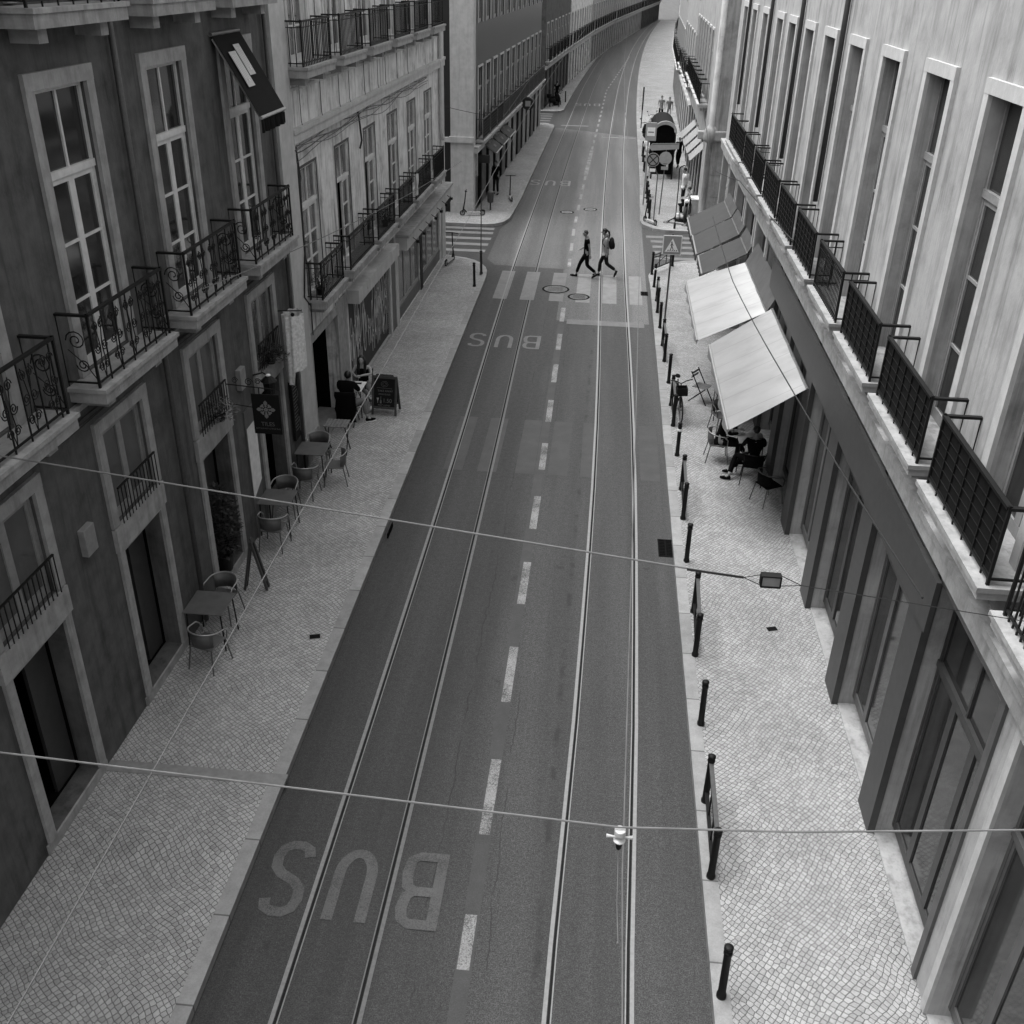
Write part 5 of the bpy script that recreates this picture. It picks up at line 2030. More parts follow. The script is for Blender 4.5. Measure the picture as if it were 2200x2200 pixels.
def person(label, loc, rz, J, shirt=None, trousers=None, skin=None, hair=None, shoes=None, hairstyle='short', sleeves='short', face=(0, 1, -.1), group=None, height=1.0, skirt=False, bare_arm=None, rad=1.0, sole=None, top2=None):
    t = thing('person', label, 'person', loc, rz, group)
    t.scale = (height,) * 3
    skin = skin or SKIN
    hair = hair or HAIR
    V = {k: Vector(v) for k, v in J.items()}
    pe, ch, hd = V['pelvis'], V['chest'], V['head']
    mid = pe.lerp(ch, .5)
    nk = V.get('neck', ch.lerp(hd, .55))
    q = rad
    N = {'pelvis': (pe, (.125 * q, .105 * q)), 'mid': (mid, (.115 * q, .09 * q)), 'chest': (ch, (.135 * q, .10 * q)), 'neck': (nk, .05), 'head': (hd - Vector((0, 0, .03)), .055)}
    E = [('pelvis', 'mid'), ('mid', 'chest'), ('chest', 'neck'), ('neck', 'head')]
    for s in 'LR':
        N['sh' + s] = (V['sh' + s], .052 * q)
        N['el' + s] = (V['el' + s], .038 * q)
        N['wr' + s] = (V['wr' + s], .026 * q)
        N['hip' + s] = (V['hip' + s], .085 * q)
        N['kn' + s] = (V['kn' + s], .056 * q)
        N['an' + s] = (V['an' + s], .038 * q)
        N['calf' + s] = (V['kn' + s].lerp(V['an' + s], .3), .052 * q)
        E += [('chest', 'sh' + s), ('sh' + s, 'el' + s), ('el' + s, 'wr' + s), ('pelvis', 'hip' + s), ('hip' + s, 'kn' + s), ('kn' + s, 'calf' + s), ('calf' + s, 'an' + s)]
    v, f = skin_mesh(N, E, 'pelvis')
    body = MB()
    body.add(v, f)
    fdir = Vector(face).normalized()
    rq = Vector((0, 1, 0)).rotation_difference(Vector((fdir.x, fdir.y, 0)).normalized() if abs(fdir.x) + abs(fdir.y) > 1e-3 else Vector((0, 1, 0)))
    pitch = math.asin(max(-1, min(1, fdir.z)))
    HM = Matrix.Translation(hd) @ rq.to_matrix().to_4x4() @ Matrix.Rotation(pitch, 4, 'X')
    hb = MB(HM)
    hb.ball((0, -.005, .015), (.073, .092, .10), 14, 10)
    hb.ball((0, .025, -.045), (.052, .06, .062), 12, 8)
    hb.ball((0, .098, -.008), (.012, .018, .026), 8, 6)
    hb.ball((-.074, 0, 0), (.01, .02, .03), 6, 5)
    hb.ball((.074, 0, 0), (.01, .02, .03), 6, 5)
    hb.ball((0, .08, -.052), (.022, .01, .008), 8, 5)
    body.add(hb.v, hb.f)
    hs = V.get('handdir', {})
    for s in 'LR':
        dr = V.get('hd' + s, V['wr' + s] - V['el' + s])
        hand(body, V['wr' + s], dr, (0, 1, 0) if abs(Vector(dr).normalized().y) < .8 else (1, 0, 0))
        an = V['an' + s]
        to = V['to' + s]
        body.tube([an, an.lerp(to, .5) - Vector((0, 0, .02)), to], [.034, .034, .024], 8)
    body.build('body', skin, t, smooth=True)
    eb = MB(HM)
    for sx in (-1, 1):
        eb.ball((sx * .028, .083, .012), (.011, .008, .007), 8, 5)
    eb.build('eyes', SIGNK, t, smooth=True)
    # hair
    h = MB(HM)
    if hairstyle == 'crop':
        h.ball((0, -.016, .032), (.077, .09, .093), 14, 10)
    else:
        h.ball((0, -.018, .03), (.082, .096, .098), 14, 10)
    if hairstyle == 'long':
        for sx in (-1, 1):
            h.tube([(sx * .06, .01, .06), (sx * .085, 0, -.03), (sx * .09, .0, -.14), (sx * .085, .05, -.28), (sx * .07, .07, -.36)], [.03, .038, .04, .035, .02], 8)
        h.tube([(0, -.07, .03), (0, -.1, -.1), (0, -.1, -.25)], [.06, .075, .06], 8)
    if hairstyle == 'pony':
        h.ball((0, -.105, .04), .035, 8, 6)
        h.tube([(0, -.1, .04), (0, -.16, -.02), (0, -.17, -.14), (0, -.15, -.22)], [.03, .036, .034, .015], 8)
    h.build('hair', hair, t, smooth=True)
    if shirt:
        r = 1.13
        dn = (pe - ch).normalized() * .07
        N2 = {'hem': (pe + dn, (.145 * q, .125 * q)), 'pelvis': (pe + Vector((0, 0, .02)), (.15 * q, .13 * q)), 'mid': (mid, (.145 * q, .122 * q)), 'chest': (ch, (.158 * q, .128 * q)), 'top': (ch.lerp(nk, .55), (.085 * q, .08 * q))}
        E2 = [('hem', 'pelvis'), ('pelvis', 'mid'), ('mid', 'chest'), ('chest', 'top')]
        for s in 'LR':
            N2['sh' + s] = (V['sh' + s], .068 * q)
            E2.append(('chest', 'sh' + s))
            if sleeves == 'short':
                N2['sl' + s] = (V['sh' + s].lerp(V['el' + s], .55), .055 * q)
                E2.append(('sh' + s, 'sl' + s))
            elif sleeves == 'long':
                N2['el' + s] = (V['el' + s], .05 * q)
                N2['wr' + s] = (V['wr' + s].lerp(V['el' + s], .08), .038 * q)
                E2 += [('sh' + s, 'el' + s), ('el' + s, 'wr' + s)]
            else:
                N2['sh' + s] = (V['sh' + s].lerp(ch, .15), .056 * q)
        v, f = skin_mesh(N2, E2, 'pelvis')
        MB().add(v, f).build('shirt', shirt, t, smooth=True)
    if trousers:
        N3 = {'pelvis': (pe, (.14 * q, .12 * q)), 'waist': (pe.lerp(mid, .5), (.125 * q, .105 * q))}
        E3 = [('pelvis', 'waist')]
        for s in 'LR':
            N3['hip' + s] = (V['hip' + s], .1 * q)
            N3['kn' + s] = (V['kn' + s], .072 * q)
            N3['c' + s] = (V['kn' + s].lerp(V['an' + s], .5), .066 * q)
            N3['an' + s] = (V['kn' + s].lerp(V['an' + s], .86), .062 * q)
            E3 += [('pelvis', 'hip' + s), ('hip' + s, 'kn' + s)]
            if not skirt:
                E3 += [('kn' + s, 'c' + s), ('c' + s, 'an' + s)]
            else:
                N3.pop('c' + s); N3.pop('an' + s)
        v, f = skin_mesh(N3, E3, 'pelvis')
        MB().add(v, f).build('shorts' if skirt else 'trousers', trousers, t, smooth=True)
    for s in 'LR':
        an, to = V['an' + s], V['to' + s]
        d = (to - an)
        dh = Vector((d.x, d.y, d.z + .06)).normalized()
        heel = an + Vector((0, 0, -.05)) - dh * .05
        sb = MB()
        sb.tube([heel, an + Vector((0, 0, -.045)) + dh * .03, an.lerp(to, .6) + Vector((0, 0, -.02)), to + dh * .03 + Vector((0, 0, -.005))], [.036, .042, .042, .022], 10)
        sb.tube([an + Vector((0, 0, .0)), an + Vector((0, 0, -.04))], [.046, .046], 10)
        sh_ = sb.build('shoe', shoes or CBLK, t, smooth=True)
        if sole:
            sb = MB()
            sb.beam(heel - Vector((0, 0, .038)), to + Vector((0, 0, -.03)) + dh * .04, .075, .02)
            sb.build('sole', sole, sh_)
    return t


def walk_pose(lead='R', arms=((.12, .16), (-.1, .12)), hz=.90):
    """forward = +y; lead leg forward"""
    P = {'pelvis': (0, 0, hz + .02), 'chest': (0, .02, 1.30), 'neck': (0, .03, 1.46), 'head': (0, .06, 1.60),
         'shL': (-.185, .0, 1.40), 'shR': (.185, .02, 1.40), 'hipL': (-.09, 0, hz - .02), 'hipR': (.09, 0, hz - .02)}
    o = 'L' if lead == 'R' else 'R'
    sx = {'L': -1, 'R': 1}
    P['kn' + lead] = (sx[lead] * .1, .25, .49)
    P['an' + lead] = (sx[lead] * .1, .36, .09)
    P['to' + lead] = (sx[lead] * .11, .55, .045)
    P['kn' + o] = (sx[o] * .1, -.02, .47)
    P['an' + o] = (sx[o] * .1, -.38, .18)
    P['to' + o] = (sx[o] * .11, -.24, .04)
    return P


def stand_pose(lean=0):
    return {'pelvis': (0, 0, .94), 'chest': (0, .01, 1.30), 'neck': (0, .02, 1.46), 'head': (0, .05, 1.60), 'shL': (-.185, 0, 1.40), 'shR': (.185, 0, 1.40), 'hipL': (-.09, 0, .9), 'hipR': (.09, 0, .9),
            'knL': (-.1, .03, .49), 'knR': (.11, .02, .49), 'anL': (-.11, 0, .09), 'anR': (.13, -.02, .09), 'toL': (-.14, .17, .045), 'toR': (.17, .15, .045),
            'elL': (-.24, -.04, 1.13), 'elR': (.24, -.03, 1.13), 'wrL': (-.25, .05, .90), 'wrR': (.25, .06, .90)}


def sit_pose():
    return {'pelvis': (0, 0, .53), 'chest': (0, .06, .90), 'neck': (0, .09, 1.06), 'head': (0, .13, 1.20), 'shL': (-.18, .05, 1.0), 'shR': (.18, .05, 1.0), 'hipL': (-.1, .02, .52), 'hipR': (.1, .02, .52),
            'knL': (-.13, .44, .5), 'knR': (.13, .44, .5), 'anL': (-.14, .42, .09), 'anR': (.14, .42, .09), 'toL': (-.15, .6, .045), 'toR': (.15, .6, .045),
            'elL': (-.24, .2, .80), 'elR': (.24, .2, .80), 'wrL': (-.14, .42, .80), 'wrR': (.14, .42, .80)}


# walking man in black (heads to the left = -x, so forward +y rotated by +90 deg)
P = walk_pose('R')
P.update(elL=(-.24, -.08, 1.13), wrL=(-.23, -.1, .87), elR=(.23, -.02, 1.12), wrR=(.2, .2, 1.0), head=(0, .09, 1.59), neck=(0, .05, 1.45))
P.update(knR=(.1, .23, .5), anR=(.1, .36, .09))
person('man in black shirt and trousers walking left over the zebra crossing', (-.42, 37.2, 0), R_(92), P, CBLK, CBLK, SKIND, HAIRG, CDRK, 'crop', height=1.03, face=(0, 1, -.15))
P = walk_pose('R')
P.update(elL=(-.22, .0, 1.13), wrL=(-.2, -.03, .88), elR=(.22, -.1, 1.14), wrR=(.22, .0, .93), head=(0, .09, 1.60))
P.update(anL=(-.1, -.42, .26), toL=(-.1, -.36, .06), knL=(-.1, -.06, .5), knR=(.1, .17, .48), anR=(.1, .2, .09), toR=(.1, .39, .045))
wm = person('woman in a white top with backpack and ponytail following the man over the crossing', (.27, 37.4, 0), R_(90), P, M('pale_top_cloth', .3, .9), CDRK, SKIND, HAIR, CDRK, 'pony', 'none', height=1.05, face=(0, 1, -.15))
t = thing('backpack', 'dark backpack worn by the woman crossing the street', 'backpack', (.27, 37.4, 0), R_(90))
t.scale = (1.05,) * 3
mb = MB().ball((0, -.19, 1.2), (.14, .1, .22), 14, 10)
mb.ball((0, -.26, 1.12), (.11, .06, .12), 12, 8)
mb.build('bag', CDRK, t, smooth=True)
mb = MB()
for s in (-1, 1):
    mb.tube([(s * .1, -.12, 1.36), (s * .12, -.02, 1.47), (s * .12, .1, 1.38), (s * .12, .13, 1.22), (s * .13, .02, 1.08), (s * .1, -.12, 1.05)], .014, 6)
mb.build('strap', CBLK, t, smooth=True)

# seated couple (left)
P = sit_pose()
P.update(chest=(0, .1, .9), head=(.01, .17, 1.15), neck=(0, .14, 1.03), knL=(-.12, .4, .5), knR=(.3, .36, .48), anR=(.42, .22, .09), toR=(.56, .3, .045), anL=(.02, .5, .3), toL=(.1, .62, .24))
P.update(wrL=(-.1, .42, .80), wrR=(.12, .42, .8))
person('man in black sitting with his back to the camera at the pale table', (-6.02, 22.48, SW), R_(-4), P, CBLK, CGRY, SKIND, HAIR, CBLK, 'short', 'long', height=1.06, rad=1.22, sole=SIGNW)
P = sit_pose()
P.update(elR=(.25, .16, .84), wrR=(.12, .38, .84), elL=(-.25, .16, .84), wrL=(.0, .4, .86), hdL=(.8, .3, .0), hdR=(-.8, .4, 0), knL=(-.22, .4, .52), anL=(-.3, .5, .12), toL=(-.3, .66, .06), knR=(-.02, .46, .58), anR=(-.3, .62, .42), toR=(-.42, .72, .36))
person('long haired woman in a black top sitting behind the pale table facing the camera', (-5.93, 23.98, SW), R_(180), P, CBLK, CGRY, SKIN, HAIR, SIGNW, 'long', 'none', face=(0, 1, -.05), height=1.0)

t = thing('jacket', 'black jacket draped over the folding chair of the man in black', 'jacket', (-6.0, 22.24, SW), 0)
mb = MB()
vs, fs = [], []
for j in range(8):
    for i in range(11):
        a = -1 + 2 * i / 10
        vs.append((a * (.25 + .02 * math.sin(j * 2)), -.05 - .035 * math.cos(a * 2.2) + .015 * math.sin(i * 2.1 + j), .95 - .78 * j / 7))
for j in range(7):
    for i in range(10):
        k = j * 11 + i
        fs.append((k, k + 11, k + 12, k + 1))
for i in range(11):
    a = -1 + 2 * i / 10
    vs += [(a * .25, .05, .93), (a * .25, .08, .5)]
for i in range(10):
    b_ = 88 + 2 * i
    fs += [(i, i + 1, b_ + 2, b_), (b_, b_ + 2, b_ + 3, b_ + 1)]
mb.add(vs, fs).build('cloth', CBLK, t, smooth=True)

# right cafe customers under the awning
P = sit_pose()
P.update(knL=(-.1, .42, .5), anL=(-.06, .62, .2), toL=(-.05, .78, .2))
cafe_table('square cafe table in the shade under the dirty white awning', 3.78, 21.3, .6, topm=SIGNB, group='tables under the right awnings')
t = thing('plate', 'pale plate and cutlery on the shaded cafe table', 'plate', (3.68, 21.22, SW + .751))
MB().lathe((0, 0, 0), [(.06, 0), (.11, .012), (.105, .014), (.05, .006)], 16).build('plate', SIGNB, t, smooth=True)
gr = 'chairs under the right awnings'
chair_tube('grey armchair at the edge of the shade left of the cafe table', 3.08, 21.62, R_(90), group=gr)
person('person in black sitting on the grey armchair left of the shaded table', (3.12, 21.6, SW), R_(-95), P, CBLK, CBLK, SKIND, HAIR, CBLK, 'short', 'long', sole=SIGNW)
chair_tube('dark armchair with the near customer under the awning', 3.78, 20.55, R_(170), IRON, CBLK, group=gr)
P = sit_pose()
P.update(knL=(-.35, .3, .5), anL=(-.5, .0, .09), toL=(-.66, .02, .045), knR=(-.1, .42, .48), anR=(-.42, .3, .12), toR=(-.58, .32, .06))
person('person in black sitting at the near side of the shaded cafe table', (3.78, 20.6, SW), R_(0), P, CBLK, CBLK, SKIND, HAIR, CBLK, 'short', 'long')
chair_tube('empty tubular armchair in deep shade by the right wall', 4.0, 19.6, R_(120), IRON2, CBLK, group=gr)
chair_fold('folding chair leg just showing under the bright white awning', 2.98, 25.2, R_(60), group=gr)
cafe_table('table hidden under the bright white awning', 3.5, 24.2, .6, group='tables under the right awnings')
chair_tube('armchair at the gap between the two white awnings', 3.35, 23.3, R_(20), IRON2, GREYM, group=gr)

# distant people
P = stand_pose()
person('dark dressed person standing against the wall on the far left sidewalk', (-5.32, 51.1, SW), R_(160), P, CBLK, CDRK, SKIND, HAIR, CBLK, 'short', 'long', height=.95)
person('person in a white shirt standing at the wall past the right side street', (3.92, 50.1, SW), R_(100), stand_pose(), CWHT, CDRK, SKIN, HAIR, CBLK, height=1.04)
person('person in a long dark coat walking beside the bus shelter', (4.25, 60.5, SW), R_(10), walk_pose() | dict(elL=(-.24, -.04, 1.13), elR=(.24, -.03, 1.13), wrL=(-.25, .05, .90), wrR=(.25, .06, .90)), CBLK, CBLK, SKIND, CWHT, CBLK, 'short', 'long')
STR = M('striped_cloth', .2, .9, .6, 30)
person('person in a striped top walking far up the right sidewalk', (4.0, 80.3, SW), R_(175), walk_pose() | dict(elL=(-.24, -.04, 1.13), elR=(.24, -.03, 1.13), wrL=(-.25, .05, .90), wrR=(.25, .06, .90)), STR, CBLK, SKIN, HAIR, CBLK, 'short')
person('person in light clothes and dark hair walking beside the striped one', (4.55, 79.6, SW), R_(170), walk_pose('L') | dict(elL=(-.24, -.04, 1.13), elR=(.24, -.03, 1.13), wrL=(-.25, .05, .90), wrR=(.25, .06, .90)), CGRY, SIGNB, SKIN, HAIR, CBLK, 'short')
person('first seated figure on the step by the far right corner', (4.15, 48.2, SW - .05), R_(95), sit_pose(), CGRY, CBLK, SKIN, HAIR, SIGNW, 'short')
person('dark figure far away on the left sidewalk', (-4.25, 88.6, SW), R_(0), stand_pose(), CBLK, CDRK, SKIND, HAIR, CBLK)


# ================================================================== VEHICLES
def wheel(t, c, r, w_, ax='y', name='wheel', tyre=RUBB, rim=ALU, spokes=0):
    """wheel in the plane containing local y and z (axle along x)"""
    n = 24
    mb = MB()
    mb.tube([(c[0], c[1] + r * math.cos(a), c[2] + r * math.sin(a)) for a in [2 * PI * i / n for i in range(n)]], w_, 8, True)
    o = mb.build(name, tyre, t, smooth=True)
    mb = MB()
    mb.tube([(c[0], c[1] + (r - w_) * math.cos(a), c[2] + (r - w_) * math.sin(a)) for a in [2 * PI * i / n for i in range(n)]], w_ * .35, 6, True)
    mb.tube([(c[0] - .03, c[1], c[2]), (c[0] + .03, c[1], c[2])], max(.018, r * .12), 8)
    if spokes:
        for k in range(spokes):
            a = 2 * PI * k / spokes
            mb.tube([(c[0], c[1], c[2]), (c[0], c[1] + (r - w_) * math.cos(a), c[2] + (r - w_) * math.sin(a))], .002, 3)
    else:
        mb.tube([(c[0] - w_ * .4, c[1], c[2]), (c[0] + w_ * .4, c[1], c[2])], r - w_, 16)
    mb.build('rim', rim, o)
    return o


def bicycle(label, x, y, rz, tilt=0):
    t = thing('bicycle', label, 'bicycle', (x, y, SW), rz)
    t.rotation_euler = (0, tilt, rz)
    wheel(t, (0, .52, .33), .33, .018, spokes=14)
    wheel(t, (0, -.52, .33), .33, .018, spokes=14)
    fr = MB()
    A_, Bq, Cq, Dq = (0, -.12, .3), (0, .38, .78), (0, -.3, .8), (0, .36, .9)
    fr.tube([A_, (0, .40, .66)], .018, 8)
    fr.tube([A_, (0, -.26, .86)], .016, 8)
    fr.tube([(0, -.22, .75), (0, .37, .82)], .016, 8)
    fr.tube([(0, .36, .96), (0, .40, .66), (0, .52, .33)], .016, 8)
    for s in (-.05, .05):
        fr.tube([(s, -.52, .33), (s * .3, -.24, .75)], .009, 6)
        fr.tube([(s, -.52, .33), (s * .3, -.12, .3)], .009, 6)
    fr.build('frame', CDRK, t, smooth=True)
    MB().tube([(-.3, .3, 1.06), (-.12, .36, 1.04), (0, .38, .98), (.12, .36, 1.04), (.3, .3, 1.06)], .013, 8).build('handlebar', IRON, t, smooth=True)
    mb = MB().ball((0, -.3, .93), (.065, .13, .03), 12, 6)
    mb.build('saddle', CBLK, t, smooth=True)
    mb = MB()
    mb.tube([(-.06, -.12, .3), (-.07, 0, .2)], .008, 6)
    mb.tube([(.06, -.12, .3), (.07, -.24, .4)], .008, 6)
    mb.box(-.13, -.05, -.04, .04, .19, .205)
    mb.box(.05, .13, -.28, -.2, .39, .405)
    mb.build('pedals', IRON, t)
    mb = MB()
    mb.box(-.13, .13, .42, .66, .75, .77)
    for s in (-.13, .13):
        mb.box(s - .006, s + .006, .42, .66, .77, .95)
    for s in (.42, .66):
        mb.box(-.13, .13, s - .006, s + .006, .77, .95)
    mb.build('basket', CDRK, t)
    return t


bicycle('dark city bicycle leaning on a black barrier at the right kerb', 2.34, 24.3, R_(184), .06)


def kick_scooter(label, x, y, rz, tilt=(0, 0), base=None, group='parked kick scooters'):
    t = thing('kick_scooter', label, 'kick scooter', (x, y, SW), rz, group)
    t.rotation_euler = (tilt[0], tilt[1], rz)
    wheel(t, (0, .5, .11), .10, .022)
    wheel(t, (0, -.42, .11), .10, .022)
    MB().box(-.08, .08, -.38, .32, .1, .16).build('deck', base or SIGNB, t, bevel=.015)
    mb = MB().tube([(0, .5, .12), (0, .46, .3), (0, .4, .6), (0, .34, 1.08)], [.025, .03, .026, .022], 8)
    mb.tube([(0, .3, .13), (0, .46, .3)], .03, 8)
    mb.build('stem', CDRK, t, smooth=True)
    mb = MB().tube([(-.25, .3, 1.1), (0, .34, 1.1), (.25, .3, 1.1)], .015, 8)
    mb.ball((0, .36, 1.08), (.04, .04, .035), 8, 6)
    mb.build('handlebar', IRON, t, smooth=True)
    mb = MB().tube([(0, -.42 + .14 * math.cos(a), .11 + .14 * math.sin(a)) for a in [R_(k) for k in range(30, 160, 15)]], .02, 6)
    mb.build('mudguard', CDRK, t, smooth=True)
    return t


kick_scooter('kick scooter parked against the light corner pillar on the far left', -5.85, 46.25, R_(100))
kick_scooter('kick scooter standing alone in the middle of the far left sidewalk', -4.45, 49.9, R_(12))
kick_scooter('kick scooter parked by the shop corner before the left side street', -5.72, 37.9, R_(-10))
kick_scooter('kick scooter lying tipped over at the kerb of the far right corner', 3.35, 46.0, R_(60), (0, R_(80)))
kick_scooter('kick scooter at the tip of the right corner by the barriers', 2.25, 46.0, R_(30))


def motor_scooter(label, x, y, rz, bodym):
    t = thing('motor_scooter', label, 'motor scooter', (x, y, SW if x > 3 else .0), rz, 'motor scooters parked on the right')
    wheel(t, (0, .62, .24), .23, .055)
    wheel(t, (0, -.55, .24), .23, .055)
    mb = MB()
    mb.ball((0, -.42, .58), (.19, .42, .22), 14, 10)
    mb.xz([(0, 0), (0, 0), (0, 0)], 0, 0) if False else None
    mb.tube([(0, -.1, .3), (0, .2, .27), (0, .38, .35)], [.14, .16, .1], 10)
    mb.tube([(0, .42, .35), (0, .46, .6), (0, .4, .95)], [.18, .2, .1], 12)
    mb.build('body', bodym, t, smooth=True)
    mb = MB().ball((0, -.38, .8), (.15, .4, .07), 12, 8)
    mb.build('seat', CBLK, t, smooth=True)
    mb = MB().tube([(-.33, .32, 1.02), (-.1, .4, 1.04), (.1, .4, 1.04), (.33, .32, 1.02)], .02, 8)
    mb.tube([(-.28, .36, 1.04), (-.36, .42, 1.25)], .008, 5)
    mb.tube([(.28, .36, 1.04), (.36, .42, 1.25)], .008, 5)
    mb.ball((-.37, .42, 1.28), (.06, .015, .04), 8, 6)
    mb.ball((.37, .42, 1.28), (.06, .015, .04), 8, 6)
    mb.build('handlebar', IRON, t, smooth=True)
    mb = MB().ball((0, .52, .9), (.08, .05, .08), 10, 8)
    mb.build('headlight', SIGNW, t, smooth=True)
    mb = MB().tube([(0, .46, .7), (0, .6, .45), (0, .62, .24)], .035, 8)
    mb.build('fork', IRON, t, smooth=True)
    mb = MB().box(-.16, .16, -1.05, -.75, .78, 1.08)
    mb.build('top_box', CDRK, t, bevel=.04)
    return t


motor_scooter('white motor scooter nearest the bus shelter', 2.75, 65.5, R_(20), SIGNW)
motor_scooter('second white motor scooter parked behind the nearer one', 3.15, 68.2, R_(35), SIGNW)
motor_scooter('dark motor scooter behind the two white ones on the right', 2.7, 71.3, R_(10), CDRK)
motor_scooter('pale motor scooter farthest along the right parking row', 3.3, 74.4, R_(25), SIGNB)
motor_scooter('dark motor scooter at the corner beyond the second left side street', -4.3, 87.0, R_(-30), CDRK)
mb_t = thing('motorbike', 'dark motorbike parked nose out beside the white utility box', 'motorbike', (3.95, 47.3, SW), R_(170))
motor = mb_t
wheel(motor, (0, .7, .31), .29, .06)
wheel(motor, (0, -.65, .31), .29, .06)
MB().ball((0, .1, .72), (.16, .3, .16), 14, 10).build('fuel_tank', CDRK, motor, smooth=True)
MB().ball((0, -.4, .76), (.14, .34, .07), 12, 8).build('seat', CBLK, motor, smooth=True)
mb = MB().box(-.15, .15, -.15, .3, .25, .6)
mb.tube([(.17, .2, .3), (.17, -.3, .28), (.17, -.8, .35)], .04, 8)
mb.build('engine', IRON2, motor, bevel=.03)
mb = MB()
for s in (-.09, .09):
    mb.tube([(s, .45, .98), (s, .7, .31)], .025, 8)
mb.tube([(-.38, .3, 1.02), (0, .42, .98), (.38, .3, 1.02)], .016, 8)
mb.build('fork', ALU, motor, smooth=True)
MB().ball((0, .56, .9), (.09, .07, .09), 10, 8).build('headlight', SIGNW, motor, smooth=True)

# bus shelter
t = thing('bus_shelter', 'bus shelter with a dark arched roof on the far right sidewalk', 'bus shelter', (3.15, 56.8, SW), 0)


def arcp(w_, h0, h1, n=12):
    return [(w_ * math.cos(PI * i / n), h0 + (h1 - h0) * math.sin(PI * i / n)) for i in range(n + 1)]


o_, i_ = arcp(.62, 2.42, 2.95), arcp(.56, 2.42, 2.88)
mb = MB()
pl = o_ + i_[::-1]
vs = [(p[0], 0, p[1]) for p in pl] + [(p[0], 4.0, p[1]) for p in pl]
N_ = len(pl)
m_ = 13
fs = []
for i in range(12):
    fs.append((i, i + 1, N_ + i + 1, N_ + i))
    j = m_ + i
    fs.append((j + 1, j, N_ + j, N_ + j + 1)[::-1])
    fs.append((i, N_ - 1 - i, N_ - 2 - i, i + 1))
mb.add(vs, fs)
mb.build('roof', CDRK, t, smooth=False)
mb = MB()
o_, i_ = arcp(.64, 2.40, 2.98), arcp(.56, 2.32, 2.80)
pl = o_ + i_[::-1]
vs = [(p[0], -.06, p[1]) for p in pl] + [(p[0], .12, p[1]) for p in pl]
fs = []
for i in range(12):
    fs += [(i, i + 1, N_ + i + 1, N_ + i), (i, N_ - 1 - i, N_ - 2 - i, i + 1), (N_ + i, N_ + i + 1, 2 * N_ - 2 - i, 2 * N_ - 1 - i)]
mb.add(vs, fs)
mb.build('roof_edge', SIGNB, t)
mb = MB()
for x in (-.56, .56):
    for y in (.05, 2, 3.95):
        mb.box(x - .04, x + .04, y - .04, y + .04, 0, 2.42)
mb.build('posts', IRON, t)
mb = MB().box(-.52, .52, .0, .12, .25, 2.35)
mb.xz([(-.52, 2.352)] + [(.52 * math.cos(PI - PI * i / 10), 2.36 + .44 * math.sin(PI * i / 10)) for i in range(11)] + [(.52, 2.352)], .02, .1)
mb.build('advert_panel', CBLK, t)
MB().box(.535, .55, .1, 3.9, .3, 2.3).build('back_glass', GLASS, t)
MB().box(.1, .5, .6, 3.4, .45, .49).build('bench', GREYM, t)
t = thing('person_poster', 'pale figure sized poster strip on the bus shelter front', 'poster', (3.35, 56.76, SW))
MB().box(.0, .12, -.0, .01, .5, 1.4).build('poster', PAPER, t)

# utility cabinet, bin and stall items at far right corner
t = thing('utility_cabinet', 'pale utility cabinet against the far right corner wall', 'cabinet', (4.32, 47.6, SW))
MB().box(-.2, .18, -.35, .35, 0, .85).build('body', LIMEL, t, bevel=.02)
MB().box(-.23, .2, -.38, .38, .85, .92).build('lid', SIGNW, t, bevel=.02)
t = thing('basket_stall', 'low rack of bags and baskets on the far right corner pavement', 'rack', (3.72, 46.7, SW), R_(5))
MB().box(-.35, .35, -.25, .25, .1, .14).build('shelf', CDRK, t)
mb = MB()
for k in range(9):
    mb.ball((-.25 + .25 * (k % 3), -.15 + .15 * (k // 3), .2 + .02 * (k % 2)), (.1, .08, .09), 8, 6)
mb.build('baskets', SIGNB, t, smooth=True)
mb = MB()
for sx in (-.33, .33):
    for sy_ in (-.23, .23):
        mb.box(sx - .015, sx + .015, sy_ - .015, sy_ + .015, 0, .1)
mb.build('legs', IRON, t)
t = thing('rubbish_bin', 'black round bin hanging at the corner of the tiled house', 'bin', (-5.2, 47.5, SW))
MB().lathe((0, 0, .35), [(.12, 0), (.14, .02), (.16, .45), (.17, .47), (.1, .5)], 16).build('bin', IRON2, t, smooth=True)
MB().tube([(0, 0, 0), (0, 0, .4)], .03, 8).build('post', IRON, t)


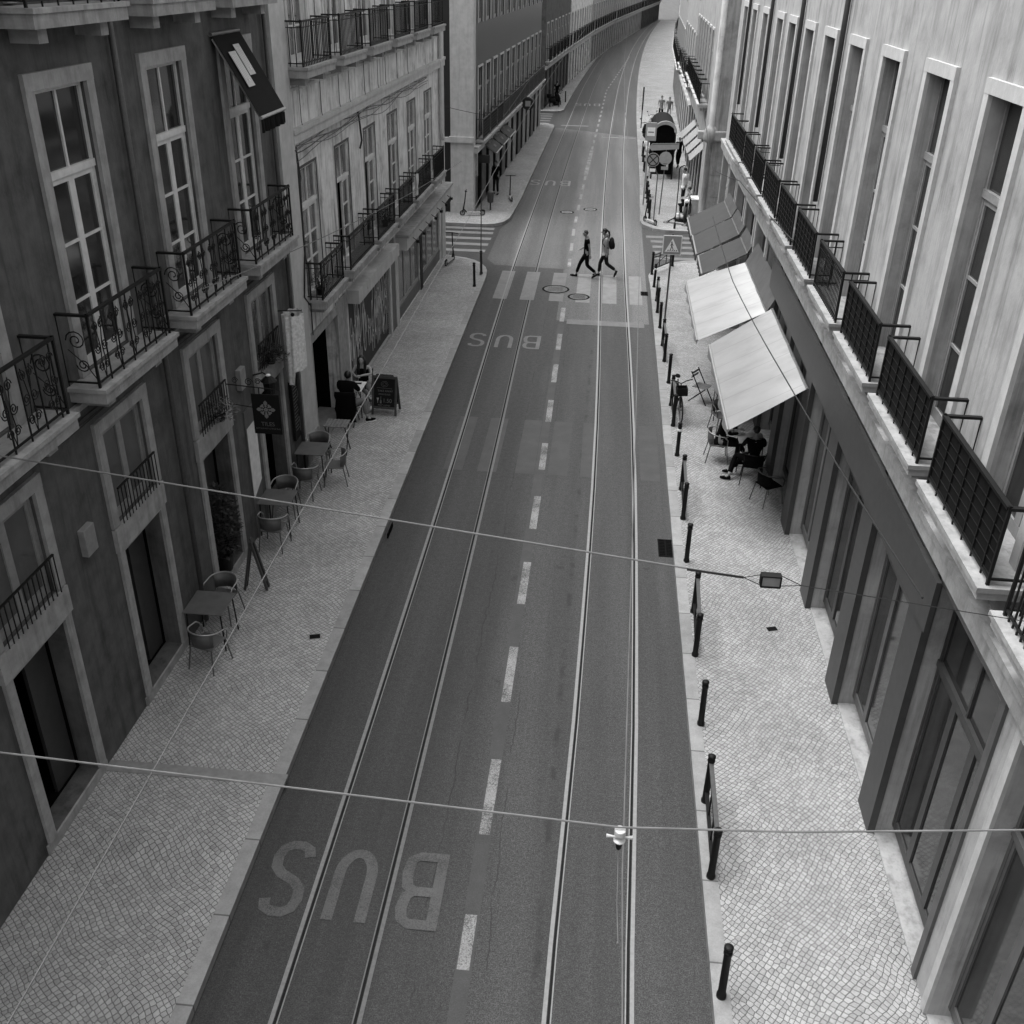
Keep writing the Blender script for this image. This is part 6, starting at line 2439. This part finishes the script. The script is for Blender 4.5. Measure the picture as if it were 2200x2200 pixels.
# ================================================================== PLANTS
def shrub(name, label, loc, r, h, n, leafm, potr, poth, z0=.0, seed=1, size=.07, cat='potted plant', droop=0):
    rg = random.Random(seed)
    t = thing(name, label, cat, loc, 0, 'pot plants on the left house')
    if potr:
        MB().lathe((0, 0, 0), [(potr * .75, 0), (potr, poth * .9), (potr * 1.08, poth * .9), (potr * 1.08, poth), (potr * .9, poth), (potr * .85, poth - .04)], 16).build('pot', POT, t, smooth=True)
    st = MB()
    lf = MB()
    for k in range(max(4, n // 40)):
        a = rg.uniform(0, 2 * PI)
        rr = r * rg.uniform(.2, .8)
        st.tube([(0, 0, poth), (rr * .4 * math.cos(a), rr * .4 * math.sin(a), poth + h * .45), (rr * math.cos(a), rr * math.sin(a), poth + h * rg.uniform(.7, 1) - droop * rr)], [.012, .009, .004], 5)
    st.build('stems', WOODD, t)
    for k in range(n):
        a = rg.uniform(0, 2 * PI)
        zz = rg.random()
        rr = r * math.sqrt(rg.random()) * (.55 + .6 * math.sin(PI * min(1, zz * .9 + .1)))
        c = Vector((rr * math.cos(a), rr * math.sin(a), poth + h * zz - droop * rr))
        d = Vector((math.cos(a) + rg.uniform(-.6, .6), math.sin(a) + rg.uniform(-.6, .6), rg.uniform(-.5, .8))).normalized()
        s = d.cross(Vector((0, 0, 1))).normalized()
        L_ = size * rg.uniform(.7, 1.4)
        lf.add([c, c + d * L_ * .5 + s * L_ * .25, c + d * L_, c + d * L_ * .5 - s * L_ * .25], [(0, 1, 2, 3)])
    lf.build('leaves', leafm, t)
    return t


shrub('potted_shrub', 'tall leafy shrub in a dark pot on the doorstep at the left edge', (xL(15.3) - .12, 15.25, .28), .32, 1.35, 1100, LEAF, .2, .36, seed=2, size=.1)
shrub('window_plant', 'trailing plant on the mezzanine sill beside the hanging cloth', (xL(18.2) + .12, 18.2, 3.3), .3, .3, 420, LEAF, .1, .12, seed=3, size=.07, droop=.3)
shrub('window_plant', 'flowering plant with pale blossoms on the sill at the left edge', (xL(15.3) + .14, 15.35, 3.3), .28, .32, 380, LEAF2, .1, .12, seed=4, size=.06, droop=.3)
shrub('balcony_plant', 'dark plant on the first barred balcony of the light left house', (xL(22) + .22, 21.5, 3.73), .2, .3, 260, LEAF, .1, .16, seed=5, size=.07)
shrub('balcony_plant', 'dark plant on the third barred balcony of the light left house', (xL(28) + .22, 28.2, 3.73), .2, .3, 240, LEAF, .1, .16, seed=6, size=.07)
t = thing('hanging_laundry', 'white cloth hung over the rail of a far balcony of the light left house', 'laundry', (xL(31.8) + .45, 31.75, 3.75))
vs, fs = [], []
for j in range(9):
    for i in range(9):
        vs.append((.04 * math.sin(i * 1.7 + j * .3), -.14 + .28 * i / 8 * (1 - .3 * j / 8), .78 - .62 * j / 8))
fs = [(j * 9 + i, j * 9 + i + 1, (j + 1) * 9 + i + 1, (j + 1) * 9 + i) for j in range(8) for i in range(8)]
MB().add(vs, fs).build('cloth', CWHT, t, smooth=True)
